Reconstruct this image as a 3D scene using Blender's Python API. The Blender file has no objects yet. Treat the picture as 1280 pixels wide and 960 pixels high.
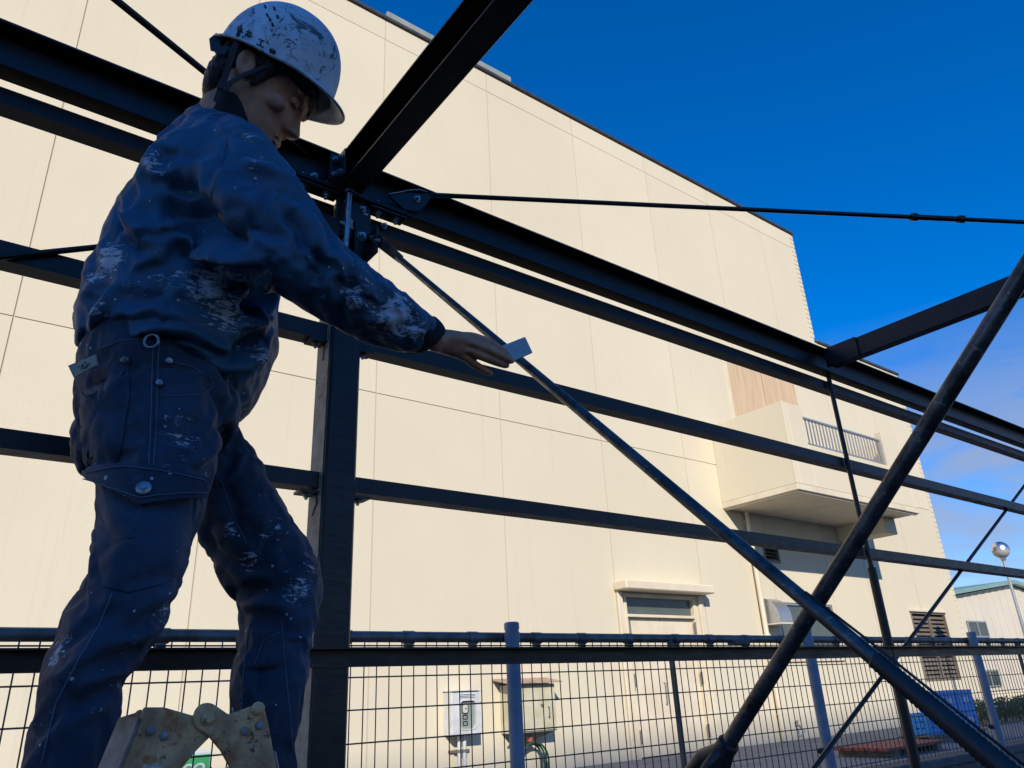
import bpy, bmesh, math, random
import numpy as np
from mathutils import Vector, Matrix
from mathutils.bvhtree import BVHTree
random.seed(7)
scn = bpy.context.scene
COL = scn.collection
R = math.radians

# ---------------------------------------------------------------- camera
CAM = np.array([0.0, 0.0, 1.5])
CR = np.array([0.7977415, -0.60130179, -0.04521794])
CU = np.array([-0.19747965, -0.3313741, 0.92260121])
CF = np.array([0.56974581, 0.72706765, 0.38309574])
FPX = 939.4
cd = bpy.data.cameras.new('camera')
cam = bpy.data.objects.new('camera', cd)
COL.objects.link(cam)
cam.matrix_world = Matrix(((CR[0], CU[0], -CF[0], CAM[0]), (CR[1], CU[1], -CF[1], CAM[1]), (CR[2], CU[2], -CF[2], CAM[2]), (0, 0, 0, 1)))
cd.sensor_fit = 'HORIZONTAL'
cd.sensor_width = 36
cd.lens = FPX / 1280 * 36
cd.clip_start = 0.02
cd.clip_end = 2000
scn.camera = cam

# ---------------------------------------------------------------- sky, sun, exposure
SUN = Vector((0.65, 1.0, -0.65)).normalized()      # direction the light travels
SUN_EL = math.asin(-SUN.z)
SUN_AZ = math.atan2(-SUN.x, -SUN.y)                # clockwise from +Y
world = bpy.data.worlds.new('World')
scn.world = world
world.use_nodes = True
wt = world.node_tree
wt.nodes.clear()
wo = wt.nodes.new('ShaderNodeOutputWorld')
wb = wt.nodes.new('ShaderNodeBackground')
sky = wt.nodes.new('ShaderNodeTexSky')
sky.sky_type = 'NISHITA'
sky.sun_disc = False
sky.sun_elevation = SUN_EL
sky.sun_rotation = SUN_AZ
sky.altitude = 200
sky.air_density = 1.0
sky.dust_density = 0.1
sky.ozone_density = 4.0
wb.inputs['Strength'].default_value = 0.115
# thin cloud streaks low over the horizon, all the way round
tc = wt.nodes.new('ShaderNodeTexCoord')
sep = wt.nodes.new('ShaderNodeSeparateXYZ')
wt.links.new(tc.outputs['Generated'], sep.inputs[0])
cm = wt.nodes.new('ShaderNodeMapping')
cm.inputs['Scale'].default_value = (2.2, 2.2, 8.0)
wt.links.new(tc.outputs['Generated'], cm.inputs[0])
cn = wt.nodes.new('ShaderNodeTexNoise')
cn.inputs['Scale'].default_value = 1.7
cn.inputs['Detail'].default_value = 6
cn.inputs['Roughness'].default_value = 0.55
cn.inputs['Distortion'].default_value = 0.4
wt.links.new(cm.outputs[0], cn.inputs['Vector'])
cr = wt.nodes.new('ShaderNodeMapRange')
cr.inputs['From Min'].default_value = 0.34
cr.inputs['From Max'].default_value = 0.60
wt.links.new(cn.outputs['Fac'], cr.inputs['Value'])
ce = wt.nodes.new('ShaderNodeMapRange')            # clouds thin out above about 22 degrees
ce.inputs['From Min'].default_value = 0.40
ce.inputs['From Max'].default_value = 0.20
ce.inputs['To Max'].default_value = 0.9
wt.links.new(sep.outputs['Z'], ce.inputs['Value'])
cmul = wt.nodes.new('ShaderNodeMath')
cmul.operation = 'MULTIPLY'
wt.links.new(cr.outputs[0], cmul.inputs[0])
wt.links.new(ce.outputs[0], cmul.inputs[1])
hs = wt.nodes.new('ShaderNodeHueSaturation')
hs.inputs['Saturation'].default_value = 1.42
hs.inputs['Value'].default_value = 1.0
wt.links.new(sky.outputs[0], hs.inputs['Color'])
cx = wt.nodes.new('ShaderNodeMixRGB')
cx.inputs['Color2'].default_value = (2.3, 2.6, 3.3, 1)
wt.links.new(cmul.outputs[0], cx.inputs['Fac'])
tint = wt.nodes.new('ShaderNodeMixRGB')
tint.blend_type = 'MULTIPLY'
tint.inputs['Fac'].default_value = 1.0
tint.inputs['Color2'].default_value = (0.85, 0.90, 1.15, 1)
wt.links.new(hs.outputs[0], tint.inputs['Color1'])
wt.links.new(tint.outputs[0], cx.inputs['Color1'])
wt.links.new(cx.outputs[0], wb.inputs['Color'])
wt.links.new(wb.outputs[0], wo.inputs['Surface'])

sl = bpy.data.lights.new('sun', 'SUN')
sl.energy = 3.4
sl.angle = R(0.5)
sl.color = (1.0, 0.91, 0.77)
so = bpy.data.objects.new('sun', sl)
COL.objects.link(so)
so.location = (-8, -12, 12)
so.rotation_euler = SUN.to_track_quat('-Z', 'Y').to_euler()

vs = scn.view_settings
vs.view_transform = 'Standard'
vs.look = 'None'
vs.exposure = 0.5
vs.gamma = 1.0
vs.use_curve_mapping = False
scn.cycles.use_denoising = True
scn.cycles.max_bounces = 6
scn.cycles.diffuse_bounces = 3
scn.cycles.caustics_reflective = False
scn.cycles.caustics_refractive = False

# ---------------------------------------------------------------- layout helpers (a photo direction meets a plane of known place)
def ray(x, y):
    return CF + CR * (x - 640) / FPX - CU * (y - 480) / FPX
def onY(x, y, Y):
    d = ray(x, y); return CAM + d * (Y / d[1])
def onX(x, y, X):
    d = ray(x, y); return CAM + d * (X / d[0])
def onZ(x, y, Z):
    d = ray(x, y); return CAM + d * ((Z - CAM[2]) / d[2])
def proj(P):
    d = np.asarray(P, float) - CAM
    z = d @ CF
    return np.stack([640 + FPX * (d @ CR) / z, 480 - FPX * (d @ CU) / z], -1)

# ---------------------------------------------------------------- object helpers
def tag(o, label=None, cat=None, group=None, kind=None):
    if label: o['label'] = label
    if cat: o['category'] = cat
    if group: o['group'] = group
    if kind: o['kind'] = kind
    return o
def empty(name, loc=(0, 0, 0)):
    o = bpy.data.objects.new(name, None)
    o.empty_display_size = 0.1
    o.location = [float(v) for v in loc]
    COL.objects.link(o)
    return o
def put(o, parent):
    COL.objects.link(o)
    if parent is not None:
        o.parent = parent
        root = parent
        off = Vector()
        while root is not None:
            off += root.location
            root = root.parent
        o.location = o.location - off
    return o
class MB:
    def __init__(s): s.v = []; s.f = []
    def add(s, vs_, fs):
        b = len(s.v)
        s.v += [tuple(float(c) for c in v) for v in vs_]
        s.f += [tuple(b + i for i in f) for f in fs]
        return s
    def box(s, x0, x1, y0, y1, z0, z1):
        return s.add([(x0, y0, z0), (x1, y0, z0), (x1, y1, z0), (x0, y1, z0), (x0, y0, z1), (x1, y0, z1), (x1, y1, z1), (x0, y1, z1)],
                     [(0, 3, 2, 1), (4, 5, 6, 7), (0, 1, 5, 4), (1, 2, 6, 5), (2, 3, 7, 6), (3, 0, 4, 7)])
    def tube(s, pts, rad, n=12, caps=True):
        pts = [np.asarray(p, float) for p in pts]
        m = len(pts)
        rads = rad if hasattr(rad, '__len__') else [rad] * m
        ref = None
        rings = []
        for i in range(m):
            t = pts[min(i + 1, m - 1)] - pts[max(i - 1, 0)]
            t = t / (np.linalg.norm(t) + 1e-12)
            if ref is None:
                a = np.array([0, 0, 1.0]) if abs(t[2]) < 0.9 else np.array([1.0, 0, 0])
            else:
                a = ref
            a = a - t * (a @ t); a /= np.linalg.norm(a)
            ref = a
            b = np.cross(t, a)
            rings.append([pts[i] + rads[i] * (a * math.cos(k * 2 * math.pi / n) + b * math.sin(k * 2 * math.pi / n)) for k in range(n)])
        vs_ = [v for r_ in rings for v in r_]
        fs = []
        for i in range(m - 1):
            for k in range(n):
                k2 = (k + 1) % n
                fs.append((i * n + k, i * n + k2, (i + 1) * n + k2, (i + 1) * n + k))
        if caps:
            fs.append(tuple(reversed(range(n))))
            fs.append(tuple((m - 1) * n + k for k in range(n)))
        return s.add(vs_, fs)
    def prism(s, poly, d):
        """closed polygon (3D points) extruded by vector d"""
        n = len(poly)
        d = np.asarray(d, float)
        vs_ = [np.asarray(p, float) for p in poly] + [np.asarray(p, float) + d for p in poly]
        fs = [tuple(range(n)), tuple(reversed(range(n, 2 * n)))]
        for i in range(n):
            j = (i + 1) % n
            fs.append((i, n + i, n + j, j))
        return s.add(vs_, fs)
    def plate(s, c, u, v, hu, hv, th):
        """thin box: centre c, in-plane axes u,v"""
        c = np.asarray(c, float); u = np.asarray(u, float); v = np.asarray(v, float)
        w = np.cross(u, v); w /= np.linalg.norm(w)
        p = [c + u * a * hu + v * b * hv - w * th / 2 for a, b in ((-1, -1), (1, -1), (1, 1), (-1, 1))]
        return s.prism(p, w * th)
    def sphere(s, c, r, n=16, m=10, sx=1, sy=1, sz=1):
        vs_ = [(c[0], c[1], c[2] - r * sz)]
        for i in range(1, m):
            th = -math.pi / 2 + math.pi * i / m
            for k in range(n):
                a = 2 * math.pi * k / n
                vs_.append((c[0] + r * sx * math.cos(th) * math.cos(a), c[1] + r * sy * math.cos(th) * math.sin(a), c[2] + r * sz * math.sin(th)))
        vs_.append((c[0], c[1], c[2] + r * sz))
        fs = []
        for k in range(n):
            fs.append((0, 1 + (k + 1) % n, 1 + k))
            for i in range(m - 2):
                a = 1 + i * n
                fs.append((a + k, a + (k + 1) % n, a + n + (k + 1) % n, a + n + k))
            a = 1 + (m - 2) * n
            fs.append((a + k, a + (k + 1) % n, len(vs_) - 1))
        return s.add(vs_, fs)
    def mesh(s, name, smooth=None, fix=True):
        me = bpy.data.meshes.new(name)
        me.from_pydata(s.v, [], s.f)
        if fix:
            bm = bmesh.new(); bm.from_mesh(me)
            bmesh.ops.recalc_face_normals(bm, faces=bm.faces)
            bm.to_mesh(me); bm.free()
        if smooth:
            me.polygons.foreach_set('use_smooth', [True] * len(me.polygons))
            if smooth is not True:
                me.set_sharp_from_angle(angle=R(smooth))
        me.update()
        return me
    def build(s, name, mat, parent=None, smooth=None, bevel=0, fix=True):
        me = s.mesh(name, smooth, fix)
        if bevel:
            bm = bmesh.new(); bm.from_mesh(me)
            es = [e for e in bm.edges if len(e.link_faces) == 2 and e.calc_face_angle(0) > 0.6]
            bmesh.ops.bevel(bm, geom=es, offset=bevel, segments=1, profile=0.5, affect='EDGES', clamp_overlap=True)
            bm.to_mesh(me); bm.free()
        me.materials.append(mat)
        o = bpy.data.objects.new(name, me)
        put(o, parent)
        return o
def inst(name, me, loc, parent, rot=None, scale=None):
    o = bpy.data.objects.new(name, me)
    o.location = [float(v) for v in loc]
    if rot is not None: o.rotation_euler = rot
    if scale is not None: o.scale = scale
    return put(o, parent)

# ---------------------------------------------------------------- materials
def new_mat(name, col, rough=0.6, metal=0.0, spec=0.5):
    m = bpy.data.materials.new(name)
    m.use_nodes = True
    b = m.node_tree.nodes['Principled BSDF']
    b.inputs['Base Color'].default_value = (*col, 1)
    b.inputs['Roughness'].default_value = rough
    b.inputs['Metallic'].default_value = metal
    b.inputs['Specular IOR Level'].default_value = spec
    return m
def nd(m, t, **kw):
    n = m.node_tree.nodes.new(t)
    for k, v in kw.items():
        if k in ('operation', 'blend_type', 'data_type', 'feature', 'distance', 'noise_dimensions', 'wave_type', 'bands_direction', 'coord'):
            setattr(n, k, v)
        else:
            n.inputs[k].default_value = v
    return n
def lk(m, a, b): m.node_tree.links.new(a, b)
def bsdf(m): return m.node_tree.nodes['Principled BSDF']
def objco(m, scale=(1, 1, 1), rot=(0, 0, 0), geo=False):
    t = nd(m, 'ShaderNodeNewGeometry') if geo else nd(m, 'ShaderNodeTexCoord')
    mp = nd(m, 'ShaderNodeMapping')
    mp.inputs['Scale'].default_value = scale
    mp.inputs['Rotation'].default_value = rot
    lk(m, t.outputs['Position' if geo else 'Object'], mp.inputs[0])
    return mp.outputs[0]
def noise(m, co, scale, detail=4, rough=0.55, dist=0.0):
    n = nd(m, 'ShaderNodeTexNoise')
    n.inputs['Scale'].default_value = scale
    n.inputs['Detail'].default_value = detail
    n.inputs['Roughness'].default_value = rough
    n.inputs['Distortion'].default_value = dist
    lk(m, co, n.inputs['Vector'])
    return n.outputs['Fac']
def rng(m, v, a, b, c=0.0, d=1.0):
    n = nd(m, 'ShaderNodeMapRange')
    n.inputs['From Min'].default_value = a
    n.inputs['From Max'].default_value = b
    n.inputs['To Min'].default_value = c
    n.inputs['To Max'].default_value = d
    lk(m, v, n.inputs['Value'])
    return n.outputs[0]
def mth(m, op, a, b):
    n = nd(m, 'ShaderNodeMath', operation=op)
    for i, v in enumerate((a, b)):
        if isinstance(v, (int, float)): n.inputs[i].default_value = v
        else: lk(m, v, n.inputs[i])
    return n.outputs[0]
def mix(m, fac, a, b):
    n = nd(m, 'ShaderNodeMixRGB')
    if isinstance(fac, (int, float)): n.inputs['Fac'].default_value = fac
    else: lk(m, fac, n.inputs['Fac'])
    for k, v in (('Color1', a), ('Color2', b)):
        if isinstance(v, tuple): n.inputs[k].default_value = (*v, 1)
        else: lk(m, v, n.inputs[k])
    return n.outputs[0]
def bump(m, h, strength, dist=0.01):
    n = nd(m, 'ShaderNodeBump')
    n.inputs['Strength'].default_value = strength
    n.inputs['Distance'].default_value = dist
    lk(m, h, n.inputs['Height'])
    lk(m, n.outputs[0], bsdf(m).inputs['Normal'])
def setc(m, c): lk(m, c, bsdf(m).inputs['Base Color'])
def setr(m, c): lk(m, c, bsdf(m).inputs['Roughness'])

def mottled(name, c1, c2, scale, rough=0.6, metal=0, spec=0.5, bscale=0, bstr=0.2, bdist=0.004, lo=0.35, hi=0.65):
    m = new_mat(name, c1, rough, metal, spec)
    co = objco(m, geo=True)
    f = rng(m, noise(m, co, scale, 6), lo, hi)
    setc(m, mix(m, f, c1, c2))
    if bscale: bump(m, noise(m, co, bscale, 5), bstr, bdist)
    return m

M = {}
# cream sprayed wall coat: faint blotches, water streaks, fine stucco relief
m = M['wall'] = new_mat('cream_wall_coat', (0.74, 0.64, 0.47), 0.9, spec=0.2)
co = objco(m, geo=True)
a = noise(m, co, 0.35, 5)
s_ = noise(m, objco(m, (3.0, 3.0, 0.16), geo=True), 1.0, 6)
c = mix(m, rng(m, a, 0.3, 0.7), (0.715, 0.65, 0.495), (0.665, 0.60, 0.45))
c = mix(m, rng(m, s_, 0.55, 0.8, 0, 0.28), c, (0.63, 0.56, 0.43))
oi = nd(m, 'ShaderNodeObjectInfo')
c = mix(m, rng(m, oi.outputs['Random'], 0, 1, 0, 0.22), c, (0.60, 0.525, 0.385))
c = mix(m, rng(m, noise(m, objco(m, (9.0, 9.0, 0.22), geo=True), 1.0, 7, 0.65), 0.58, 0.82, 0, 0.35), c, (0.50, 0.44, 0.34))
setc(m, c)
bump(m, noise(m, co, 34, 4, 0.6), 0.4, 0.008)
m = M['wall_joint'] = new_mat('wall_joint_sealant', (0.50, 0.43, 0.32), 0.8)
m = M['trim'] = mottled('cream_trim', (0.74, 0.66, 0.50), (0.66, 0.57, 0.42), 3, 0.7)
m = M['coping'] = mottled('dark_coping', (0.035, 0.035, 0.04), (0.06, 0.06, 0.065), 5, 0.5)
m = M['greygreen'] = mottled('grey_green_metal', (0.30, 0.34, 0.30), (0.24, 0.28, 0.25), 3, 0.5)
# wood-look door panel
m = M['woodpanel'] = new_mat('wood_grain_panel', (0.55, 0.33, 0.17), 0.55)
f = noise(m, objco(m, (6, 6, 0.35), geo=True), 2.2, 8, 0.65, 0.6)
setc(m, mix(m, rng(m, f, 0.35, 0.68), (0.70, 0.53, 0.34), (0.56, 0.39, 0.23)))
# frosted glass of the building
m = M['frost'] = mottled('frosted_glass', (0.075, 0.095, 0.085), (0.10, 0.12, 0.11), 1.2, 0.22)
m = M['pane'] = mottled('dark_window_glass', (0.03, 0.045, 0.045), (0.06, 0.075, 0.07), 1.2, 0.12)
m = M['louver'] = mottled('brown_louver', (0.20, 0.17, 0.13), (0.15, 0.12, 0.095), 4, 0.5)
m = M['recess'] = new_mat('dark_recess', (0.03, 0.028, 0.025), 0.8)
m = M['alu'] = mottled('brushed_aluminium', (0.52, 0.53, 0.53), (0.43, 0.44, 0.45), 20, 0.35, 0.7)
m = M['chrome'] = new_mat('mirror_metal', (0.70, 0.71, 0.74), 0.30, 1.0)
m = M['hinge'] = mottled('hinge_grey', (0.20, 0.19, 0.17), (0.14, 0.13, 0.12), 30, 0.5)
# dark painted structural steel: semi-gloss, scuffed, thin dust
m = M['steel'] = new_mat('dark_painted_steel', (0.02, 0.018, 0.018), 0.38, spec=0.38)
co = objco(m, geo=True)
f1 = noise(m, co, 16, 7, 0.65)
f2 = noise(m, objco(m, (5, 40, 40), geo=True), 3.0, 6, 0.6)
c = mix(m, rng(m, f1, 0.4, 0.7), (0.010, 0.009, 0.009), (0.020, 0.016, 0.015))
c = mix(m, rng(m, noise(m, co, 60, 6, 0.7), 0.65, 0.70, 0, 0.8), c, (0.13, 0.10, 0.08))
c = mix(m, rng(m, noise(m, co, 7, 8, 0.75, 0.6), 0.66, 0.72, 0, 0.8), c, (0.10, 0.045, 0.025))
c = mix(m, rng(m, noise(m, objco(m, (4, 60, 60), geo=True), 2.0, 7, 0.7), 0.62, 0.72, 0, 0.5), c, (0.09, 0.085, 0.085))
setc(m, c)
setr(m, rng(m, f2, 0.3, 0.7, 0.30, 0.52))
bump(m, noise(m, co, 120, 3), 0.25, 0.0012)
m = M['steel_bright'] = mottled('zinc_bolt', (0.45, 0.46, 0.48), (0.28, 0.28, 0.28), 60, 0.35, 0.8)
# sanded tube braces: worn to a grey sheen
m = M['brace'] = new_mat('sanded_dark_tube', (0.05, 0.05, 0.055), 0.42, 0.65)
co = objco(m, geo=True)
c = mix(m, rng(m, noise(m, co, 30, 7, 0.7), 0.38, 0.66), (0.045, 0.042, 0.042), (0.15, 0.145, 0.145))
c = mix(m, rng(m, noise(m, co, 90, 5, 0.7), 0.60, 0.68), c, (0.30, 0.28, 0.27))
setc(m, c)
setr(m, rng(m, noise(m, co, 45, 5), 0.3, 0.7, 0.26, 0.5))
m = M['oldpaint'] = new_mat('old_beige_paint', (0.4, 0.36, 0.3), 0.75)
co = objco(m, geo=True)
c = mix(m, rng(m, noise(m, co, 18, 7, 0.7), 0.38, 0.66), (0.46, 0.41, 0.33), (0.27, 0.23, 0.19))
c = mix(m, rng(m, noise(m, co, 45, 6, 0.7), 0.60, 0.66), c, (0.10, 0.07, 0.055))
setc(m, c)
bump(m, noise(m, co, 40, 6, 0.7), 0.6, 0.003)
m = M['whitefleck'] = mottled('pale_paint_crust', (0.62, 0.62, 0.62), (0.42, 0.42, 0.42), 60, 0.8)
m = M['rubber'] = mottled('black_sleeve', (0.018, 0.017, 0.02), (0.03, 0.028, 0.03), 40, 0.45)
# fence
m = M['galv'] = mottled('weathered_galvanised_rail', (0.22, 0.21, 0.20), (0.12, 0.10, 0.09), 9, 0.5, 0.35, lo=0.38, hi=0.62)
m = M['post'] = mottled('grey_fence_post', (0.25, 0.31, 0.41), (0.19, 0.24, 0.32), 8, 0.5, 0.1, bscale=90, bstr=0.15, bdist=0.001)
m = M['wire'] = mottled('coated_fence_wire', (0.055, 0.065, 0.06), (0.035, 0.04, 0.04), 20, 0.5)
m = M['darkpost'] = mottled('dark_fence_strap', (0.085, 0.10, 0.105), (0.05, 0.058, 0.06), 12, 0.5)
m = M['blackcap'] = new_mat('black_plastic', (0.015, 0.015, 0.015), 0.5)
# ground
m = M['soil'] = mottled('dark_asphalt_yard', (0.045, 0.045, 0.046), (0.065, 0.063, 0.060), 6, 0.95, bscale=40, bstr=0.8, bdist=0.02)
m = M['concrete'] = mottled('grey_concrete_paving', (0.22, 0.21, 0.20), (0.30, 0.29, 0.27), 2.5, 0.9, bscale=50, bstr=0.35, bdist=0.006)
m = M['curb'] = mottled('rough_concrete_wall', (0.17, 0.16, 0.15), (0.11, 0.105, 0.10), 7, 0.9, bscale=60, bstr=0.5, bdist=0.005)
m = M['boxwhite'] = mottled('white_plastic_box', (0.66, 0.67, 0.66), (0.55, 0.56, 0.55), 6, 0.45)
m = M['boxbeige'] = mottled('beige_metal_box', (0.50, 0.46, 0.30), (0.60, 0.57, 0.42), 4, 0.5)
m = M['planks'] = mottled('weathered_wood', (0.50, 0.36, 0.25), (0.34, 0.24, 0.16), 9, 0.8)
m = M['dial'] = new_mat('meter_dial', (0.55, 0.55, 0.50), 0.4)
m = M['ink'] = new_mat('black_ink', (0.012, 0.012, 0.012), 0.6)
m = M['hose'] = new_mat('green_hose', (0.03, 0.09, 0.06), 0.45)
m = M['copper'] = new_mat('red_fitting', (0.35, 0.08, 0.06), 0.5)
m = M['blueplastic'] = mottled('blue_plastic_crate', (0.03, 0.32, 0.75), (0.05, 0.40, 0.82), 6, 0.4)
m = M['redplank'] = mottled('red_painted_board', (0.42, 0.10, 0.06), (0.30, 0.08, 0.05), 5, 0.7)
m = M['pallet'] = mottled('grey_pallet_wood', (0.30, 0.24, 0.19), (0.20, 0.16, 0.12), 8, 0.85)
m = M['farwall'] = mottled('off_white_cladding', (0.66, 0.60, 0.49), (0.60, 0.54, 0.44), 0.6, 0.7)
m = M['teal'] = mottled('teal_roof_edge', (0.22, 0.36, 0.33), (0.18, 0.30, 0.28), 1, 0.5)
m = M['leaf'] = mottled('hedge_leaf', (0.035, 0.075, 0.025), (0.06, 0.11, 0.035), 9, 0.6)
m = M['bark'] = mottled('bark', (0.10, 0.07, 0.05), (0.06, 0.045, 0.03), 15, 0.9)
m = M['hall'] = mottled('shade_block_grey', (0.13, 0.14, 0.16), (0.10, 0.11, 0.13), 0.5, 0.7)  # dark grey of the unseen shade-casting block
m = M['signgreen'] = new_mat('green_print', (0.05, 0.38, 0.13), 0.5)
m = M['signwhite'] = new_mat('white_board', (0.62, 0.66, 0.68), 0.5)
# stepladder metal: brown grime over cast plate, paint smears
m = M['ladderplate'] = new_mat('grimy_ladder_plate', (0.3, 0.22, 0.14), 0.6, 0.15)
co = objco(m, geo=True)
c = mix(m, rng(m, noise(m, co, 22, 7, 0.68), 0.36, 0.64), (0.74, 0.42, 0.19), (0.36, 0.19, 0.085))
c = mix(m, rng(m, noise(m, co, 48, 7, 0.7), 0.53, 0.62), c, (0.46, 0.15, 0.04))
c = mix(m, rng(m, noise(m, objco(m, (9, 9, 22), (0.4, 0.7, 0.2), geo=True), 2.0, 6, 0.65), 0.60, 0.68, 0, 0.85), c, (0.66, 0.67, 0.72))
c = mix(m, rng(m, noise(m, co, 80, 7, 0.75), 0.58, 0.64, 0, .85), c, (0.035, 0.03, 0.03))
setc(m, c)
bump(m, noise(m, co, 70, 6, 0.7), 0.5, 0.0015)
m = M['ladderrail'] = mottled('scuffed_ladder_rail', (0.22, 0.22, 0.23), (0.07, 0.065, 0.06), 25, 0.45, 0.6)

# ================================================================ SETTING
WY = 10.0          # plane of the factory wall
GZ = 0.41          # level of the neighbouring lot
g = MB().add([(-400, -400, 0), (400, -400, 0), (400, 400, 0), (-400, 400, 0)], [(0, 1, 2, 3)]).build('ground', M['soil'])
tag(g, kind='structure')
g = MB().box(-60, 90, 3.08, 120, 0.05, GZ).build('paved_lot', M['concrete'])
tag(g, kind='structure')

# boundary wall under the fence
bw = MB()
bw.box(-4, 16, 2.93, 3.08, 0, 0.895)
bw.box(-4, 16, 2.915, 3.095, 0.895, 0.955)
o = bw.build('boundary_wall', M['curb'], bevel=0.008)
tag(o, 'low concrete boundary wall with coping under the mesh fence', 'wall')

# ---------------------------------------------------------------- mesh fence
fence = tag(empty('mesh_fence', (4, 3.0, 0.955)), 'welded wire mesh fence with round grey posts and pipe top rail', 'fence')
FY = 3.0
pm = MB().tube([(0, 0, 0), (0, 0, 0.845)], 0.033, 20)
pm.tube([(0, 0, 0.835), (0, 0, 0.862), (0, 0, 0.868)], [0.036, 0.036, 0.030], 20)
pmesh = pm.mesh('fence_post', 40); pmesh.materials.append(M['post'])
PX = [-0.165, 2.250, 4.668, 7.085, 9.50, 11.92]
knob = MB().tube([(0, 0, 0), (0, -0.03, 0), (0, -0.034, 0)], [0.018, 0.018, 0.012], 12).mesh('knob', 40)
knob.materials.append(M['blackcap'])
collar = MB().tube([(0, 0, -0.022), (0, 0, 0.022)], 0.037, 20).mesh('collar', 40)
collar.materials.append(M['post'])
for x in PX:
    p = inst('post', pmesh, (x, FY - 0.035, 0.955), fence)
    inst('knob', knob, (x - 0.03, FY - 0.01, 1.10), p, rot=(0, 0, R(-70)))
    inst('collar', collar, (x, FY - 0.035, 1.755), p)
MB().tube([(-3.5, FY + 0.022, 1.757), (3.4, FY + 0.022, 1.759), (15, FY + 0.022, 1.757)], 0.023, 16).build('top_rail', M['galv'], fence, smooth=40)
cb = MB()
cb.tube([(-0.026, 0, 0), (0.026, 0, 0)], 0.0275, 16)
cb.box(-0.017, 0.017, -0.012, 0.012, -0.075, -0.018)
cmesh = cb.mesh('clip', 40); cmesh.materials.append(M['galv'])
for k in range(44):
    x = -3.0 + 0.3375 * k + (0.04 if k % 3 == 1 else 0)
    inst('clip', cmesh, (x, FY + 0.022, 1.757), fence)
MB().box(3.92, 4.07, FY - 0.03, FY + 0.03, 1.722, 1.752).build('splice_clamp', M['darkpost'], fence, bevel=0.004)
wm = MB().tube([(0, 0, 0), (0, 0, 0.79)], 0.0027, 6, caps=False).mesh('wire', True); wm.materials.append(M['wire'])
PITCH = 0.0585
for k in range(200):
    x = -0.95 + PITCH * k
    if any(abs(x - q) < 0.02 for q in PX): continue
    inst('wire', wm, (x, FY, 0.95 + random.uniform(-.002, .002)), fence, rot=(random.uniform(-.002, .002), random.uniform(-.003, .003), 0))
# the finer, farther wires beyond the nearest ones
fw = MB()
for k in range(62):
    x = -0.95 + PITCH * (200 + k)
    fw.tube([(x, FY, 0.95), (x, FY, 1.74)], 0.0027, 5, caps=False)
for k in range(40):
    x = -0.95 - PITCH * (1 + k)
    fw.tube([(x, FY, 0.95), (x, FY, 1.74)], 0.0027, 5, caps=False)
o = fw.build('far_wires', M['wire'], fence, smooth=True, fix=False); tag(o, kind='stuff')
for z in (1.722, 1.600, 1.478, 1.356, 1.233, 1.111, 0.989):
    MB().tube([(-3.4, FY - 0.0052, z), (3.0, FY - 0.0052, z - 0.002), (14.4, FY - 0.0052, z)], 0.0030, 6).build('cross_wire', M['wire'], fence, smooth=True)
sp = MB().box(-0.019, 0.019, -0.004, 0.004, 0, 0.80).box(-0.019, -0.014, -0.022, -0.004, 0, 0.80).mesh('strap_post')
sp.materials.append(M['darkpost'])
for x in (1.05, 3.365, 5.68, 8.0, 10.3):
    inst('strap_post', sp, (x, FY - 0.012, 0.95), fence)

# ---------------------------------------------------------------- factory building
fb = tag(empty('factory_building', (7, WY, GZ)), 'large cream panelled factory with projecting balcony behind the fence', 'building')
def panel_mesh(x0, x1, z0, z1, y0, y1, holes=()):
    xs = sorted({x0, x1, *[h[0] for h in holes], *[h[1] for h in holes]})
    zs = sorted({z0, z1, *[h[2] for h in holes], *[h[3] for h in holes]})
    xs = [x for x in xs if x0 <= x <= x1]; zs = [z for z in zs if z0 <= z <= z1]
    def solid(i, j):
        if i < 0 or j < 0 or i >= len(xs) - 1 or j >= len(zs) - 1: return False
        cx_, cz_ = (xs[i] + xs[i + 1]) / 2, (zs[j] + zs[j + 1]) / 2
        return not any(h[0] < cx_ < h[1] and h[2] < cz_ < h[3] for h in holes)
    b = MB()
    for i in range(len(xs) - 1):
        for j in range(len(zs) - 1):
            if not solid(i, j): continue
            a, c_, d, e = xs[i], xs[i + 1], zs[j], zs[j + 1]
            b.add([(a, y0, d), (c_, y0, d), (c_, y0, e), (a, y0, e)], [(0, 1, 2, 3)])
            if not solid(i - 1, j): b.add([(a, y0, d), (a, y0, e), (a, y1, e), (a, y1, d)], [(0, 1, 2, 3)])
            if not solid(i + 1, j): b.add([(c_, y0, d), (c_, y1, d), (c_, y1, e), (c_, y0, e)], [(0, 1, 2, 3)])
            if not solid(i, j - 1): b.add([(a, y0, d), (a, y1, d), (c_, y1, d), (c_, y0, d)], [(0, 1, 2, 3)])
            if not solid(i, j + 1): b.add([(a, y0, e), (c_, y0, e), (c_, y1, e), (a, y1, e)], [(0, 1, 2, 3)])
    return b
XB = [0.21 + 2.442 * k for k in range(-5, 8)]
XB = [x for x in XB if x < 16] + [17.15, 18.87]
DOOR = (10.15, 12.12, GZ, 3.14)
WIN = (14.83, 17.02, 1.95, 3.13)
LOU = (14.67, 15.25, 3.98, 4.33)
LOU2 = (20.65, 22.55, 1.37, 3.07)
WPAN = (14.45, 17.32, 5.17, 9.0)
ZR = [GZ, 6.03, 13.53, 14.04]
J = 0.009
cells = []
for k in range(len(XB) - 1):
    for r_ in range(3):
        cells.append((XB[k], XB[k + 1], ZR[r_], ZR[r_ + 1]))
LX = [18.87, 21.3, 23.5]
for k in range(2):
    for (z0, z1) in ((GZ, 6.03), (6.03, 10.0), (10.0, 10.42)):
        cells.append((LX[k], LX[k + 1], z0, z1))
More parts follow.
